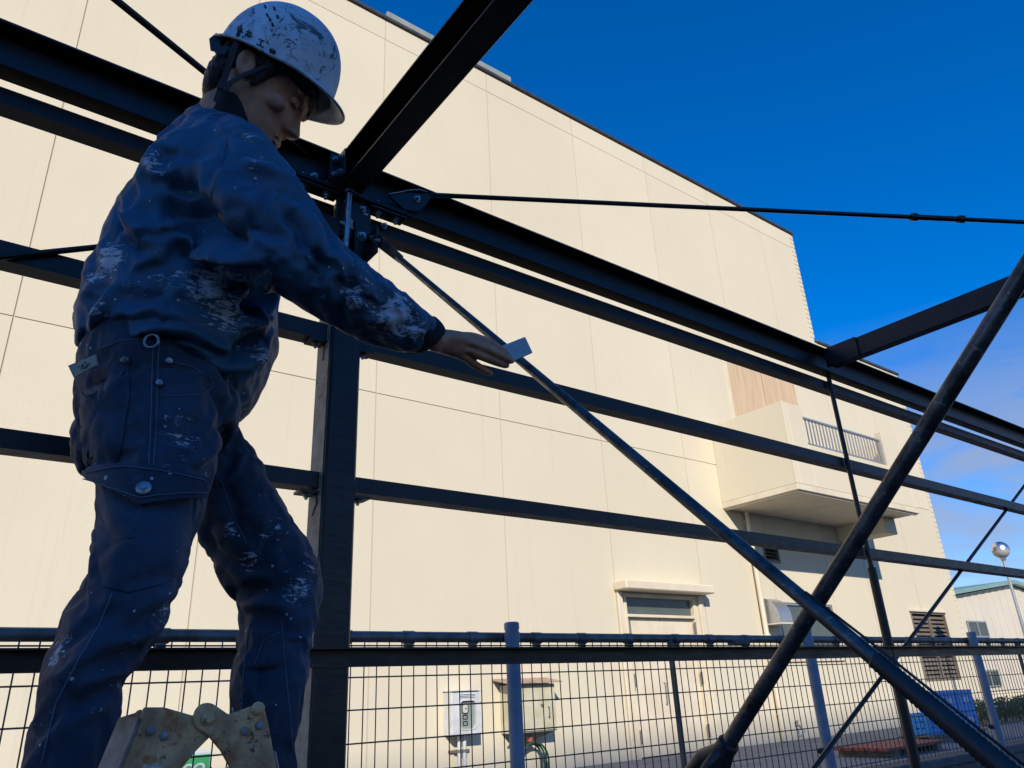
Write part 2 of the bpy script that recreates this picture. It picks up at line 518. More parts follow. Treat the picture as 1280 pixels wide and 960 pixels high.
for (x0, x1, z0, z1) in cells:
    hs_ = []
    for h in (DOOR, (WIN[0], 17.02, WIN[2], WIN[3]), LOU, LOU2, WPAN):
        if h[0] < x1 and h[1] > x0 and h[2] < z1 and h[3] > z0:
            hs_.append(h)
    jz = J * 0.75
    b = panel_mesh(x0 + J, x1 - J, z0 + jz, z1 - jz, WY, WY + 0.10, hs_)
    b.build('wall_panel', M['wall'], fb, fix=False)
# structure behind the panels: sealed joints and the mass of the block
holes_all = [DOOR, WIN, LOU, LOU2, WPAN]
b = panel_mesh(XB[0], 18.87, GZ, 14.04, WY + 0.014, WY + 0.5, [DOOR, WIN, LOU, WPAN])
b.build('backing_wall', M['wall_joint'], fb, fix=False)
b = panel_mesh(18.87, 23.5, GZ, 10.42, WY + 0.014, WY + 0.5, [LOU2])
b.build('backing_wall', M['wall_joint'], fb, fix=False)
MB().box(XB[0], 18.87, WY + 0.5, WY + 24, GZ, 14.0).build('main_block', M['trim'], fb)
MB().box(18.87, 23.5, WY + 0.5, WY + 24, GZ, 10.4).build('side_block', M['trim'], fb)
MB().box(XB[0] - 0.05, 18.93, WY - 0.05, WY + 0.55, 14.045, 14.125).build('coping', M['coping'], fb, bevel=0.01)
MB().box(18.935, 23.56, WY - 0.05, WY + 0.55, 10.425, 10.50).build('coping', M['coping'], fb, bevel=0.01)
MB().box(5.14, 8.26, WY + 0.02, WY + 0.5, 14.127, 14.36).build('roof_flashing', M['greygreen'], fb, bevel=0.015)
# ribbed corner tiles
tm = MB().box(0, 0.20, 0, 0.2, 0, 0.125).mesh('corner_tile'); tm.materials.append(M['wall'])
for k in range(23):
    inst('corner_tile', tm, (18.70, WY - 0.010, 10.56 + 0.15 * k), fb)
for k in range(66):
    inst('corner_tile', tm, (23.33, WY - 0.010, GZ + 0.02 + 0.15 * k), fb)

# door with transom and canopy
dr = empty('door', (11.13, WY, GZ)); dr.parent = fb; dr.location -= fb.location
dy = WY + 0.07
for (a, c_) in ((10.22, 11.13), (11.14, 12.05)):
    MB().box(a, c_, dy, dy + 0.05, GZ + 0.02, 2.72).build('door_leaf', M['trim'], dr, bevel=0.006)
f_ = MB()
f_.box(10.15, 10.215, WY - 0.02, dy + 0.06, GZ, 3.14); f_.box(12.055, 12.12, WY - 0.02, dy + 0.06, GZ, 3.14)
f_.box(10.215, 12.055, WY - 0.02, dy + 0.06, 3.08, 3.14); f_.box(10.215, 12.055, WY - 0.02, dy + 0.06, 2.725, 2.775)
f_.build('door_frame', M['trim'], dr, bevel=0.005)
MB().box(10.216, 12.054, dy, dy + 0.02, 2.776, 3.079).build('transom_pane', M['frost'], dr)
MB().box(9.93, 12.37, WY - 0.34, WY - 0.002, 3.17, 3.33).build('canopy', M['trim'], dr, bevel=0.02)
for x in (9.98, 12.20):
    MB().box(x, x + 0.12, WY - 0.05, WY - 0.001, GZ, 3.168).build('jamb', M['trim'], dr, bevel=0.01)
for x in (10.24, 12.03):
    for z in (0.75, 1.65, 2.55):
        MB().tube([(x, WY - 0.012, z - 0.11), (x, WY - 0.012, z + 0.11)], 0.022, 8).build('door_hinge', M['hinge'], dr, smooth=40)
MB().tube([(11.05, dy - 0.002, 1.25), (11.05, dy - 0.05, 1.25), (11.05, dy - 0.05, 1.6), (11.05, dy - 0.002, 1.6)], 0.012, 8).build('door_handle', M['alu'], dr, smooth=40)

def windowset(name, x0, x1, z0, z1, mull, mat):
    w = empty(name, ((x0 + x1) / 2, WY, z0)); w.parent = fb; w.location -= fb.location
    f2 = MB()
    t = 0.05
    f2.box(x0, x0 + t, WY + 0.02, WY + 0.12, z0, z1); f2.box(x1 - t, x1, WY + 0.02, WY + 0.12, z0, z1)
    f2.box(x0 + t, x1 - t, WY + 0.02, WY + 0.12, z0, z0 + t); f2.box(x0 + t, x1 - t, WY + 0.02, WY + 0.12, z1 - t, z1)
    for q in mull: f2.box(q - 0.03, q + 0.03, WY + 0.03, WY + 0.11, z0 + t, z1 - t)
    f2.build('frame', M['alu'], w)
    ed = [x0 + t] + [v for q in mull for v in (q - 0.03, q + 0.03)] + [x1 - t]
    for k in range(0, len(ed), 2):
        MB().box(ed[k] + .001, ed[k + 1] - .001, WY + 0.06, WY + 0.075, z0 + t + .001, z1 - t - .001).build('pane', mat, w)
    MB().box(x0 - 0.04, x1 + 0.04, WY - 0.05, WY + 0.019, z0 - 0.05, z0 - 0.002).build('sill', M['trim'], w, bevel=0.006)
    return w
windowset('window', *WIN, [15.93], M['frost'])
def louver(x0, x1, z0, z1, pitch, mull):
    w = empty('louver', ((x0 + x1) / 2, WY, z0)); w.parent = fb; w.location -= fb.location
    f2 = MB(); t = 0.05
    f2.box(x0, x0 + t, WY - 0.015, WY + 0.12, z0, z1); f2.box(x1 - t, x1, WY - 0.015, WY + 0.12, z0, z1)
    f2.box(x0 + t, x1 - t, WY - 0.015, WY + 0.12, z0, z0 + t); f2.box(x0 + t, x1 - t, WY - 0.015, WY + 0.12, z1 - t, z1)
    if mull: f2.box((x0 + x1) / 2 - 0.04, (x0 + x1) / 2 + 0.04, WY - 0.016, WY + 0.05, z0 + t, z1 - t)
    f2.build('frame', M['louver'], w)
    MB().box(x0 + t + .001, x1 - t - .001, WY + 0.10, WY + 0.11, z0 + t, z1 - t).build('backing', M['recess'], w)
    z = z0 + t + 0.01
    sl_ = MB().prism([(x0 + t, 0, 0), (x0 + t, 0.07, pitch * 0.75), (x0 + t, 0.078, pitch * 0.75), (x0 + t, 0.008, 0)], (x1 - x0 - 2 * t, 0, 0)).mesh('slat')
    sl_.materials.append(M['louver'])
    while z < z1 - t - pitch * 0.5:
        inst('slat', sl_, (0, WY + 0.005, z), w); z += pitch
    MB().box(x0 - 0.05, x1 + 0.05, WY - 0.06, WY - 0.001, z1 + 0.002, z1 + 0.05).build('drip_cap', M['trim'], w)
louver(*LOU, 0.075, False)
louver(*LOU2, 0.105, True)

# wood-look sliding panels behind the balcony
x0, x1 = WPAN[0], WPAN[1]
for k in range(2):
    a, c_ = x0 + 0.02 + k * (x1 - x0) / 2, x0 + (k + 1) * (x1 - x0) / 2 - 0.006
    MB().box(a, c_, WY + 0.012, WY + 0.06, 5.18, 8.98).build('wood_panel', M['woodpanel'], fb)
MB().box(x0 - 0.05, x0 + 0.012, WY - 0.03, WY + 0.06, 5.18, 9.02).build('panel_edge_frame', M['trim'], fb)

# balcony
bx0, bx1, by0, bz0, bz1, bl = 13.47, 18.42, 8.13, 5.04, 6.93, 6.08
bal = empty('balcony', (16, 9, bz0)); bal.parent = fb; bal.location -= fb.location
T = 0.16
MB().box(bx0, bx1, by0, WY - .001, bz0, bz0 + 0.13).build('slab', M['trim'], bal, bevel=0.01)
def pw(*q): MB().box(*q).build('parapet', M['wall'], bal, bevel=0.008)
pw(bx0 + .004, bx0 + T, by0 + .004, WY - .002, bz0 + 0.132, bz1)
pw(bx0 + T + .002, 14.17, by0 + .004, by0 + T, bz0 + 0.132, bz1 - .004)
pw(14.172, 17.448, by0 + .004, by0 + T, bz0 + 0.132, bl)
pw(17.45, bx1 - T - .002, by0 + .004, by0 + T, bz0 + 0.132, bz1 - .004)
pw(bx1 - T, bx1 - .004, by0 + .004, WY - .002, bz0 + 0.132, bz1)
MB().box(17.85, 18.40, 8.75, WY - .003, 4.66, bz0 - .002).build('corbel', M['wall'], bal, bevel=0.01)
dl = MB()   # drip lip round the slab edge
dl.box(bx0 + 0.05, bx1 - 0.05, by0 + 0.05, by0 + 0.11, bz0 - 0.03, bz0 - .001)
dl.box(bx0 + 0.05, bx0 + 0.11, by0 + 0.112, WY - 0.01, bz0 - 0.03, bz0 - .001)
dl.build('drip_lip', M['trim'], bal)
ry = by0 + 0.08
MB().box(14.174, 17.446, ry - 0.03, ry + 0.03, 6.69, 6.74).build('handrail', M['alu'], bal, bevel=0.006)
MB().box(14.174, 17.446, ry - 0.015, ry + 0.015, bl + 0.05, bl + 0.08).build('bottom_rail', M['alu'], bal)
bb = MB().box(-0.012, 0.012, -0.012, 0.012, 0, 6.69 - bl - 0.08).mesh('baluster'); bb.materials.append(M['alu'])
k = 0
while 14.24 + 0.131 * k < 17.4:
    inst('baluster', bb, (14.24 + 0.131 * k, ry, bl + 0.08), bal); k += 1
MB().box(15.74, 15.80, ry - 0.02, ry + 0.02, bl + .001, 6.689).build('stanchion', M['alu'], bal)
MB().box(17.40, 17.445, ry - 0.025, ry + 0.025, bl + .001, 6.689).build('stanchion', M['alu'], bal)

# downpipe, hood vent
dp = empty('downpipe', (14.17, WY - 0.09, GZ)); dp.parent = fb; dp.location -= fb.location
MB().tube([(14.17, WY - 0.09, GZ + 0.02), (14.17, WY - 0.09, 5.035)], 0.052, 14).build('pipe', M['trim'], dp, smooth=40)
for z in (0.9, 2.4, 3.9, 4.8):
    MB().tube([(14.17, WY - 0.09, z), (14.17, WY - 0.09, z + 0.05)], 0.058, 14).box(14.15, 14.19, WY - 0.035, WY - .001, z, z + 0.05).build('bracket', M['trim'], dp, smooth=40)
hv = empty('hood_vent', (14.5, WY, 2.6)); hv.parent = fb; hv.location -= fb.location
h_ = MB(); prof = []
for k in range(9):
    a = math.pi / 2 * k / 8
    prof.append((14.27, WY - 0.40 * math.sin(a), 2.78 + 0.40 * math.cos(a)))
prof += [(14.27, WY - 0.40, 2.66), (14.27, WY - 0.002, 2.66)]
h_.prism(prof, (0.44, 0, 0)); h_.build('hood', M['alu'], hv, smooth=30)
MB().box(14.25, 14.73, WY - 0.42, WY - .003, 2.63, 2.657).build('rim', M['trim'], hv)
# garden tap low on the wall
tp = empty('wall_tap', (14.75, WY - 0.05, 0.6)); tag(tp, 'small tap with a short hose at the foot of the cream wall', 'tap')
MB().tube([(14.75, WY - .002, 0.68), (14.75, WY - 0.10, 0.68), (14.75, WY - 0.12, 0.60)], 0.02, 8).build('spout', M['hinge'], tp, smooth=40)
MB().tube([(14.75, WY - 0.06, 0.69), (14.75, WY - 0.06, 0.76)], 0.012, 8).box(14.69, 14.81, WY - 0.07, WY - 0.05, 0.76, 0.775).build('handle', M['hinge'], tp)
MB().tube([(14.75 + 0.12 * math.sin(t * 0.8), WY - 0.13 - 0.05 * math.cos(t), 0.60 - 0.017 * t) for t in range(12)], 0.012, 6).build('hose', M['signwhite'], tp, smooth=True)

# ---------------------------------------------------------------- meter boxes on the wall
def wallbox(pxl, pxr, pyt, pyb, depth):
    y = WY - depth
    a = onY(pxl, (pyt + pyb) / 2, y); b_ = onY(pxr, (pyt + pyb) / 2, y)
    t_ = onY((pxl + pxr) / 2, pyt, y); d_ = onY((pxl + pxr) / 2, pyb, y)
    return a[0], b_[0], d_[2], t_[2], y
x0, x1, z0, z1, y0 = wallbox(566.5, 601.5, 864, 919, 0.26)
mb1 = tag(empty('meter_box', ((x0 + x1) / 2, WY, z0)), 'white electricity meter box with rounded viewing window on the wall', 'meter box')
MB().box(x0, x1, y0 + 0.03, WY - .001, z0, z1).build('case', M['boxwhite'], mb1, bevel=0.012)
MB().box(x0 - 0.015, x1 + 0.015, y0 - 0.03, WY - .001, z1 + .001, z1 + 0.022).build('lid', M['boxwhite'], mb1, bevel=0.006)
# front door with a rounded-rectangle window: ring of quads
wx0, wx1, wz0, wz1 = x0 + (x1 - x0) * .24, x0 + (x1 - x0) * .80, z0 + (z1 - z0) * .14, z0 + (z1 - z0) * .78
def rrect(ax, bx_, az, bz_, rr, n=6):
    pts = []
    for (cx_, cz_, st) in ((bx_ - rr, bz_ - rr, 0), (ax + rr, bz_ - rr, 90), (ax + rr, az + rr, 180), (bx_ - rr, az + rr, 270)):
        for k in range(n + 1):
            t = R(st + 90 * k / n); pts.append((cx_ + rr * math.cos(t), cz_ + rr * math.sin(t)))
    return pts
def ringplate(outer, inner, ya, yb):
    n = len(outer); b = MB()
    v = [(p[0], ya, p[1]) for p in outer] + [(p[0], ya, p[1]) for p in inner] + [(p[0], yb, p[1]) for p in outer] + [(p[0], yb, p[1]) for p in inner]
    f = []
    for i in range(n):
        j = (i + 1) % n
        f += [(i, j, n + j, n + i), (2 * n + i, 3 * n + i, 3 * n + j, 2 * n + j), (i, 2 * n + i, 2 * n + j, j), (n + i, n + j, 3 * n + j, 3 * n + i)]
    return b.add(v, f)
ringplate(rrect(x0 + .005, x1 - .005, z0 + .01, z1 - .01, .012), rrect(wx0, wx1, wz0, wz1, .06), y0, y0 + 0.028).build('front_door', M['boxwhite'], mb1)
ringplate(rrect(wx0 - .014, wx1 + .014, wz0 - .014, wz1 + .014, .07), rrect(wx0, wx1, wz0, wz1, .06), y0 - 0.012, y0 - .001).build('window_gasket', M['boxwhite'], mb1)
MB().box(wx0 - .02, wx1 + .02, y0 + .0285, y0 + .0297, wz0 - .02, wz1 + .02).build('meter_panel', M['greygreen'], mb1)
dw = wx1 - wx0
cx_, cz_ = wx0 + dw * .38, wz0 + (wz1 - wz0) * .72
ringplate(rrect(cx_ - .055, cx_ + .055, cz_ - .07, cz_ + .07, .04), rrect(cx_ - .045, cx_ + .045, cz_ - .06, cz_ + .06, .032), y0 + .016, y0 + .0275).build('meter_face', M['ink'], mb1)
MB().box(cx_ - .044, cx_ + .044, y0 + .020, y0 + .0275, cz_ - .055, cz_ + .055).build('meter_dial', M['dial'], mb1)
MB().box(cx_ - .004, cx_ + .03, y0 + .0165, y0 + .0195, cz_ - .006, cz_ + .004).build('meter_needle', M['ink'], mb1)
for q in (.42, .2):
    zz = wz0 + (wz1 - wz0) * q
    ringplate(rrect(cx_ - .04, cx_ + .04, zz - .028, zz + .028, .006), rrect(cx_ - .03, cx_ + .03, zz - .02, zz + .02, .004), y0 + .018, y0 + .0275).build('breaker', M['ink'], mb1)
MB().box(x0 + .09, x1 - .09, y0 - .004, y0 - .0005, z1 - .10, z1 - .03).build('vent_label', M['signwhite'], mb1)
for k in range(3):
    MB().box(x0 + .10, x1 - .10, y0 - .007, y0 - .0045, z1 - .088 + k * .02, z1 - .081 + k * .02).build('print_line', M['ink'], mb1)
cxm = (x0 + x1) / 2
for dx in (-.04, .045):
    MB().tube([(cxm + dx, WY - .10, GZ), (cxm + dx, WY - .10, z0 + .01)], 0.03, 10).build('conduit', M['boxwhite'], mb1, smooth=40)
MB().box(cxm - .17, cxm + .17, WY - .045, WY - .002, z0 - .22, z0 - .19).build('conduit_strut', M['hinge'], mb1)
for dx in (-.04, .045):
    MB().tube([(cxm + dx, WY - .10, z0 - .225), (cxm + dx, WY - .10, z0 - .185)], 0.038, 10).box(cxm + dx - .06, cxm + dx + .06, WY - .075, WY - .046, z0 - .225, z0 - .185).build('saddle', M['hinge'], mb1)

x0, x1, z0, z1, y0 = wallbox(640, 696, 855, 915.5, 0.30)
mb2 = tag(empty('utility_box', ((x0 + x1) / 2, WY, z0)), 'beige metal utility box with plank roof behind the fence post', 'utility box')
MB().box(x0, x1, y0 + 0.02, WY - .001, z0, z1).build('case', M['boxbeige'], mb2, bevel=0.008)
MB().box(x0 + .02, x1 - .02, y0, y0 + 0.0185, z0 + .02, z1 - .03).build('front_door', M['boxbeige'], mb2, bevel=0.005)
for k in range(4):
    a = x0 - .14 + k * (x1 - x0 + .2) / 4
    MB().prism([(a, y0 - .10, z1 + .012 - .001 * k), (a, WY - .004, z1 + .075), (a, WY - .004, z1 + .097), (a, y0 - .10, z1 + .034 - .001 * k)], ((x1 - x0 + .2) / 4 - .006, 0, 0)).build('roof_plank', M['planks'], mb2)
lx = x0 + (x1 - x0) * .66; lz = z0 + (z1 - z0) * .55
MB().tube([(lx, y0 - .001, lz), (lx, y0 - .03, lz)], .022, 12).build('lock', M['hinge'], mb2, smooth=40)
MB().tube([(lx + .12, y0 - .001, lz - .03), (lx + .12, y0 - .035, lz - .03), (lx + .12, y0 - .035, lz - .17), (lx + .12, y0 - .001, lz - .17)], .009, 8).build('pull_handle', M['hinge'], mb2, smooth=40)
MB().prism([(x0 + .1, y0 + .05, z0 - .002), (x1 - .02, y0 + .05, z0 - .002), (x0 + .35, WY - .01, z0 - .20), (x0 + .1, WY - .01, z0 - .20)], (0, .02, 0)).build('support_bracket', M['hinge'], mb2)
MB().tube([(lx - .12, WY - .12, z0 - .13), (lx - .12, WY - .12, z0 - .01)], .05, 10).build('outlet_fitting', M['copper'], mb2, smooth=40)
hz = tag(empty('coiled_hose', (lx - .1, WY - .12, GZ)), 'green garden hose coiled on the wall below the beige box', 'hose')
for q in range(3):
    pts = []
    for k in range(15):
        t = math.pi * k / 14
        pts.append((lx - .1 - (.20 + .035 * q) * math.cos(t), WY - .10 - .04 * q, z0 - .36 - .02 * q + (.20 + .03 * q) * math.sin(t)))
    pts = [(pts[0][0], pts[0][1], GZ + .03)] + pts + [(pts[-1][0], pts[-1][1], GZ + .03)]
    MB().tube(pts, .016, 8).build('hose_loop', M['hose'], hz, smooth=True)

# ---------------------------------------------------------------- heat pump unit with green print, low against the wall
a = onY(233, 945, 9.4); c_ = onY(290, 945, 9.4); zt = onY(255, 938.5, 9.4)[2]
hp = tag(empty('outdoor_unit', (a[0], 9.6, GZ)), 'white outdoor unit with green printed panel seen between the ladder plates', 'outdoor unit')
ux0, ux1 = a[0] - .45, c_[0] - .22
MB().box(ux0, ux1, 9.4, 9.75, GZ + .03, zt).build('case', M['signwhite'], hp, bevel=.012)
gx1 = onY(262, 945, 9.4)[0]
MB().box(ux0 + .12, gx1, 9.392, 9.3995, zt - .42, zt - .035).build('green_panel', M['signgreen'], hp)
def text_mesh(txt, size, ext):
    cu = bpy.data.curves.new('t', 'FONT'); cu.body = txt; cu.size = size; cu.extrude = ext; cu.align_x = 'RIGHT'; cu.shear = 0.25
    ob = bpy.data.objects.new('t', cu); COL.objects.link(ob)
    dg = bpy.context.evaluated_depsgraph_get(); dg.update()
    me = bpy.data.meshes.new_from_object(ob.evaluated_get(dg))
    bpy.data.objects.remove(ob)
    return me
me = text_mesh('eco', .26, .002); me.materials.clear(); me.materials.append(M['signwhite'])
inst('print_lettering', me, (gx1 - .05, 9.3895, zt - .235), hp, rot=(R(90), 0, 0))
for k in (0, 1):
    MB().box(ux0 + .05 + k * (ux1 - ux0 - .2), ux0 + .15 + k * (ux1 - ux0 - .2), 9.42, 9.72, GZ + .001, GZ + .029).build('foot', M['hinge'], hp)

# ---------------------------------------------------------------- crates, boards behind the fence
def crate(loc, label, rz=0.0, w=.62, d=.42, h=.34):
    t = empty('plastic_crate', loc); t.rotation_euler = (0, 0, rz)
    tag(t, label, 'crate', 'blue crates behind the fence')
    def part(nm, bb_, mat):
        me_ = bb_.mesh(nm); me_.materials.append(mat)
        o_ = bpy.data.objects.new(nm, me_); COL.objects.link(o_); o_.parent = t; return o_
    bb_ = MB().box(-w / 2, w / 2, -d / 2, d / 2, 0, .02)
    part('floor', bb_, M['blueplastic'])
    for s in (-1, 1):
        b1 = MB()
        for z in (.022, .125, .228):
            b1.box(-w / 2, w / 2, s * (d / 2 - .012) - .008, s * (d / 2 - .012) + .008, z, z + .07)
        for k in range(7):
            xx = -w / 2 + .02 + k * (w - .04) / 6
            b1.box(xx - .02, xx + .02, s * (d / 2 - .012) - .012, s * (d / 2 - .012) + .012, .021, h - .03)
        part('side', b1, M['blueplastic'])
        b1 = MB()
        for z in (.022, .125, .228):
            b1.box(s * (w / 2 - .012) - .008, s * (w / 2 - .012) + .008, -d / 2 + .026, d / 2 - .026, z, z + .07)
        for k in range(4):
            yy = -d / 2 + .045 + k * (d - .09) / 3
            b1.box(s * (w / 2 - .012) - .012, s * (w / 2 - .012) + .012, yy - .02, yy + .02, .021, h - .03)
        part('end', b1, M['blueplastic'])
    rm = MB()
    rm.box(-w / 2 - .008, w / 2 + .008, -d / 2 - .008, -d / 2 + .02, h - .029, h); rm.box(-w / 2 - .008, w / 2 + .008, d / 2 - .02, d / 2 + .008, h - .029, h)
    rm.box(-w / 2 - .008, -w / 2 + .02, -d / 2 + .021, d / 2 - .021, h - .029, h); rm.box(w / 2 - .02, w / 2 + .008, -d / 2 + .021, d / 2 - .021, h - .029, h)
    part('rim', rm, M['blueplastic'])
    part('label_card', MB().box(-.10, .10, -d / 2 - .012, -d / 2 - .006, .13, .22), M['signwhite'])
    return t
PZ = GZ + .13
crate((14.75, 7.35, PZ), 'blue slatted crate, lower left of the stack on the pallet', .03)
crate((15.42, 7.35, PZ), 'blue slatted crate, lower right of the stack on the pallet', -.02)
crate((15.44, 7.36, PZ + .342), 'blue slatted crate, upper one nearer the dark strap post', .05)
crate((16.10, 7.36, PZ + .342), 'blue slatted crate, upper one nearer the right fence post', -.02)
crate((16.10, 7.36, PZ), 'blue slatted crate, lowest at the right end of the pallet', .01)
pal = tag(empty('pallet', (15.4, 7.35, GZ)), 'grey wooden pallet under the stack of blue crates', 'pallet')
for k in range(3):
    MB().box(14.4, 16.45, 7.08 + .24 * k, 7.16 + .24 * k, GZ + .001, GZ + .10).build('bearer', M['pallet'], pal)
for k in range(12):
    MB().box(14.38 + k * .175, 14.52 + k * .175, 7.05, 7.68, GZ + .101, GZ + .125).build('deck_board', M['pallet'], pal)
bd = tag(empty('board_stack', (12.6, 7.0, GZ)), 'low stack of red painted boards lying on the paved lot', 'boards')
for k in range(5):
    MB().box(11.7, 13.5, 6.45 + .19 * k, 6.62 + .19 * k, GZ + .09, GZ + .135).build('board', M['redplank'], bd, bevel=.004)
for x in (11.9, 13.2):
    MB().box(x, x + .09, 6.45, 7.38, GZ + .001, GZ + .089).build('bearer', M['pallet'], bd)

# ---------------------------------------------------------------- lamp post
lp = tag(empty('globe_lamp', (20.4, 7.38, GZ)), 'globe lamp on a thin pale pole right of the factory', 'street lamp')
MB().tube([(20.4, 7.38, GZ), (20.4, 7.38, GZ + .25), (20.4, 7.38, GZ + .26), (20.4, 7.38, 3.98)], [.065, .065, .04, .034], 14).build('pole', M['alu'], lp, smooth=40)
MB().tube([(20.4, 7.38, 3.95), (20.4, 7.38, 4.02), (20.4, 7.38, 4.03)], [.05, .075, .06], 14).build('collar', M['alu'], lp, smooth=40)
up = MB(); lo_ = MB()
def dome(b, c, r, t0, t1, n=24, m=8):
    vs_ = []; fs = []
    for i in range(m + 1):
        th = R(t0 + (t1 - t0) * i / m)
        for k in range(n):
            vs_.append((c[0] + r * math.cos(th) * math.cos(2 * math.pi * k / n), c[1] + r * math.cos(th) * math.sin(2 * math.pi * k / n), c[2] + r * math.sin(th)))
    for i in range(m):
        for k in range(n):
            fs.append((i * n + k, i * n + (k + 1) % n, (i + 1) * n + (k + 1) % n, (i + 1) * n + k))
    return b.add(vs_, fs)
m = M['globe'] = new_mat('milky_globe', (0.62, 0.62, 0.60), 0.15)
bsdf(m).inputs['Transmission Weight'].default_value = 0.35
gc = (20.4, 7.38, 4.20)
dome(up, gc, .20, -4, 89.5).build('reflector_cap', M['chrome'], lp, smooth=True)
dome(lo_, gc, .195, -75, -4).build('globe', M['globe'], lp, smooth=True)

# ---------------------------------------------------------------- far building, hedge, low wall
fh = tag(empty('gabled_hall', (40, 16, GZ)), 'off-white gabled hall with teal roof edge in the distance', 'building')
hx0, hx1, hy = 31.5, 47.0, 14.0
za, zb = 4.30, 5.10; xm = 38.6
nseg = 44
for k in range(nseg):
    a = hx0 + (hx1 - hx0) * k / nseg; c_ = hx0 + (hx1 - hx0) * (k + 1) / nseg
    def top(x): return zb - abs(x - xm) * (zb - za) / (xm - hx0) - .05
    yy = hy + (0.0 if k % 2 == 0 else 0.02)
    MB().prism([(a + .004, yy, GZ), (c_ - .004, yy, GZ), (c_ - .004, yy, top(c_)), (a + .004, yy, top(a))], (0, .1, 0)).build('cladding_sheet', M['farwall'], fh)
MB().prism([(hx0, hy + .15, GZ), (hx1, hy + .15, GZ), (hx1, hy + .15, za - .2), (xm, hy + .15, zb - .1), (hx0, hy + .15, za - .1)], (0, 16, 0)).build('hall_body', M['farwall'], fh)
for (pa, pb) in (((hx0 - .3, za - .03), (xm, zb)), ((xm, zb), (hx1 + .3, za - .12))):
    MB().prism([(pa[0], hy - .25, pa[1]), (pb[0], hy - .25, pb[1]), (pb[0], hy - .25, pb[1] + .16), (pa[0], hy - .25, pa[1] + .16)], (0, 16.5, 0)).build('roof', M['teal'], fh)
for (wx0, wx1, wz0, wz1) in ((33.3, 35.0, 2.82, 3.45), (33.3, 34.9, .98, 1.6), (37.3, 38.9, .98, 1.6)):
    w = empty('window', (wx0, hy, wz0)); w.parent = fh; w.location -= fh.location
    f2 = MB(); y = hy - .05
    f2.box(wx0, wx1, y, hy - .001, wz0, wz0 + .06); f2.box(wx0, wx1, y, hy - .001, wz1 - .06, wz1)
    f2.box(wx0, wx0 + .06, y, hy - .001, wz0 + .06, wz1 - .06); f2.box(wx1 - .06, wx1, y, hy - .001, wz0 + .06, wz1 - .06)
    f2.box((wx0 + wx1) / 2 - .04, (wx0 + wx1) / 2 + .04, y, hy - .001, wz0 + .06, wz1 - .06)
    f2.build('frame', M['alu'], w)
    for q in (0, 1):
        a = wx0 + .06 if q == 0 else (wx0 + wx1) / 2 + .04
        c_ = (wx0 + wx1) / 2 - .04 if q == 0 else wx1 - .06
        MB().box(a + .001, c_ - .001, hy - .02, hy - .006, wz0 + .061, wz1 - .061).build('pane', M['pane'], w)
o = MB().box(24.2, 40, 12.6, 12.8, GZ, .80).box(24.2, 40, 12.57, 12.83, .801, .86).build('garden_wall', M['trim'])
tag(o, 'low beige wall in front of the distant gabled hall', 'wall')
hd = tag(empty('hedge', (24, 8.6, GZ)), 'dark clipped hedge at the far right behind the fence', 'hedge')
rnd = random.Random(3)
lv = MB()
for k in range(9000):
    x = rnd.uniform(19.4, 28); y = rnd.uniform(8.2, 9.0); z = GZ + .05 + rnd.random() ** .7 * (.42 + .05 * math.sin(x * 5) + .04 * math.sin(x * 13))
    s = rnd.uniform(.02, .045); u_ = Vector((rnd.gauss(0, 1), rnd.gauss(0, 1), rnd.gauss(0, .6))).normalized(); v_ = u_.orthogonal().normalized()
    p = Vector((x, y, z))
    lv.add([p - u_ * s, p + v_ * s * .55, p + u_ * s, p - v_ * s * .55], [(0, 1, 2, 3)])
o = lv.build('foliage', M['leaf'], hd, fix=False); tag(o, kind='stuff')
st = MB()
for k in range(20):
    x = 19.5 + .42 * k
    st.tube([(x, 8.6, GZ), (x + .03, 8.62, GZ + .2), (x - .05, 8.58, GZ + .38)], [.02, .014, .006], 6)
st.build('stems', M['bark'], hd, smooth=True)

# unseen block added behind the viewpoint, sized and set back to shade the yard
nh = tag(empty('unseen_shade_block', (-36, -66, 0)), 'unseen grey block added behind the viewpoint to shade the yard', 'building')
zt = 0.60 + 0.65 * (WY + 60)
MB().box(-56, -37.2, -74, -60, 0, zt - .28).build('wall', M['hall'], nh)
MB().box(-37.198, -19, -74, -60, 0, zt).build('wall', M['hall'], nh)
MB().box(-56.2, -37.3, -74.2, -59.9, zt - .279, zt - .20).build('roof', M['coping'], nh)

# ================================================================ STEEL FRAME
SF = tag(empty('steel_frame', (0.764, 1.72, 0)), 'dark painted steel frame of a shed with column, beam and girts', 'steel frame')
XL, XR = -4.0, 9.5
cx0, cx1, cy0, cy1 = 0.722, 0.806, 1.675, 1.765
CZ = 2.832
col = MB().box(cx0, cx1, cy0, cy1, 0.0, CZ).build('column', M['steel'], SF, bevel=0.006)
MB().box(cx0 - 0.0025, cx0 - 0.0003, cy0 + 0.012, cy1 - 0.004, 0.02, 2.62).build('worn_side', M['oldpaint'], col)['label'] = 'column side still in worn beige paint'
MB().box(cx0 - .05, cx1 + .05, cy0 - .05, cy1 + .05, 0.001, 0.012).build('base_plate', M['steel'], col)
# main beam: channel open towards the viewer
by_b, by_f = 1.700, 1.648
bz0, bz1 = 2.836, 2.961
b = MB()
b.box(XL, XR, by_b - .006, by_b, bz0, bz1)
b.box(XL, XR, by_f, by_b - .006, bz1 - .008, bz1)
b.box(XL, XR, by_f, by_b - .006, bz0, bz0 + .008)
beam = b.build('top_beam', M['steel'], SF, bevel=0.0015)
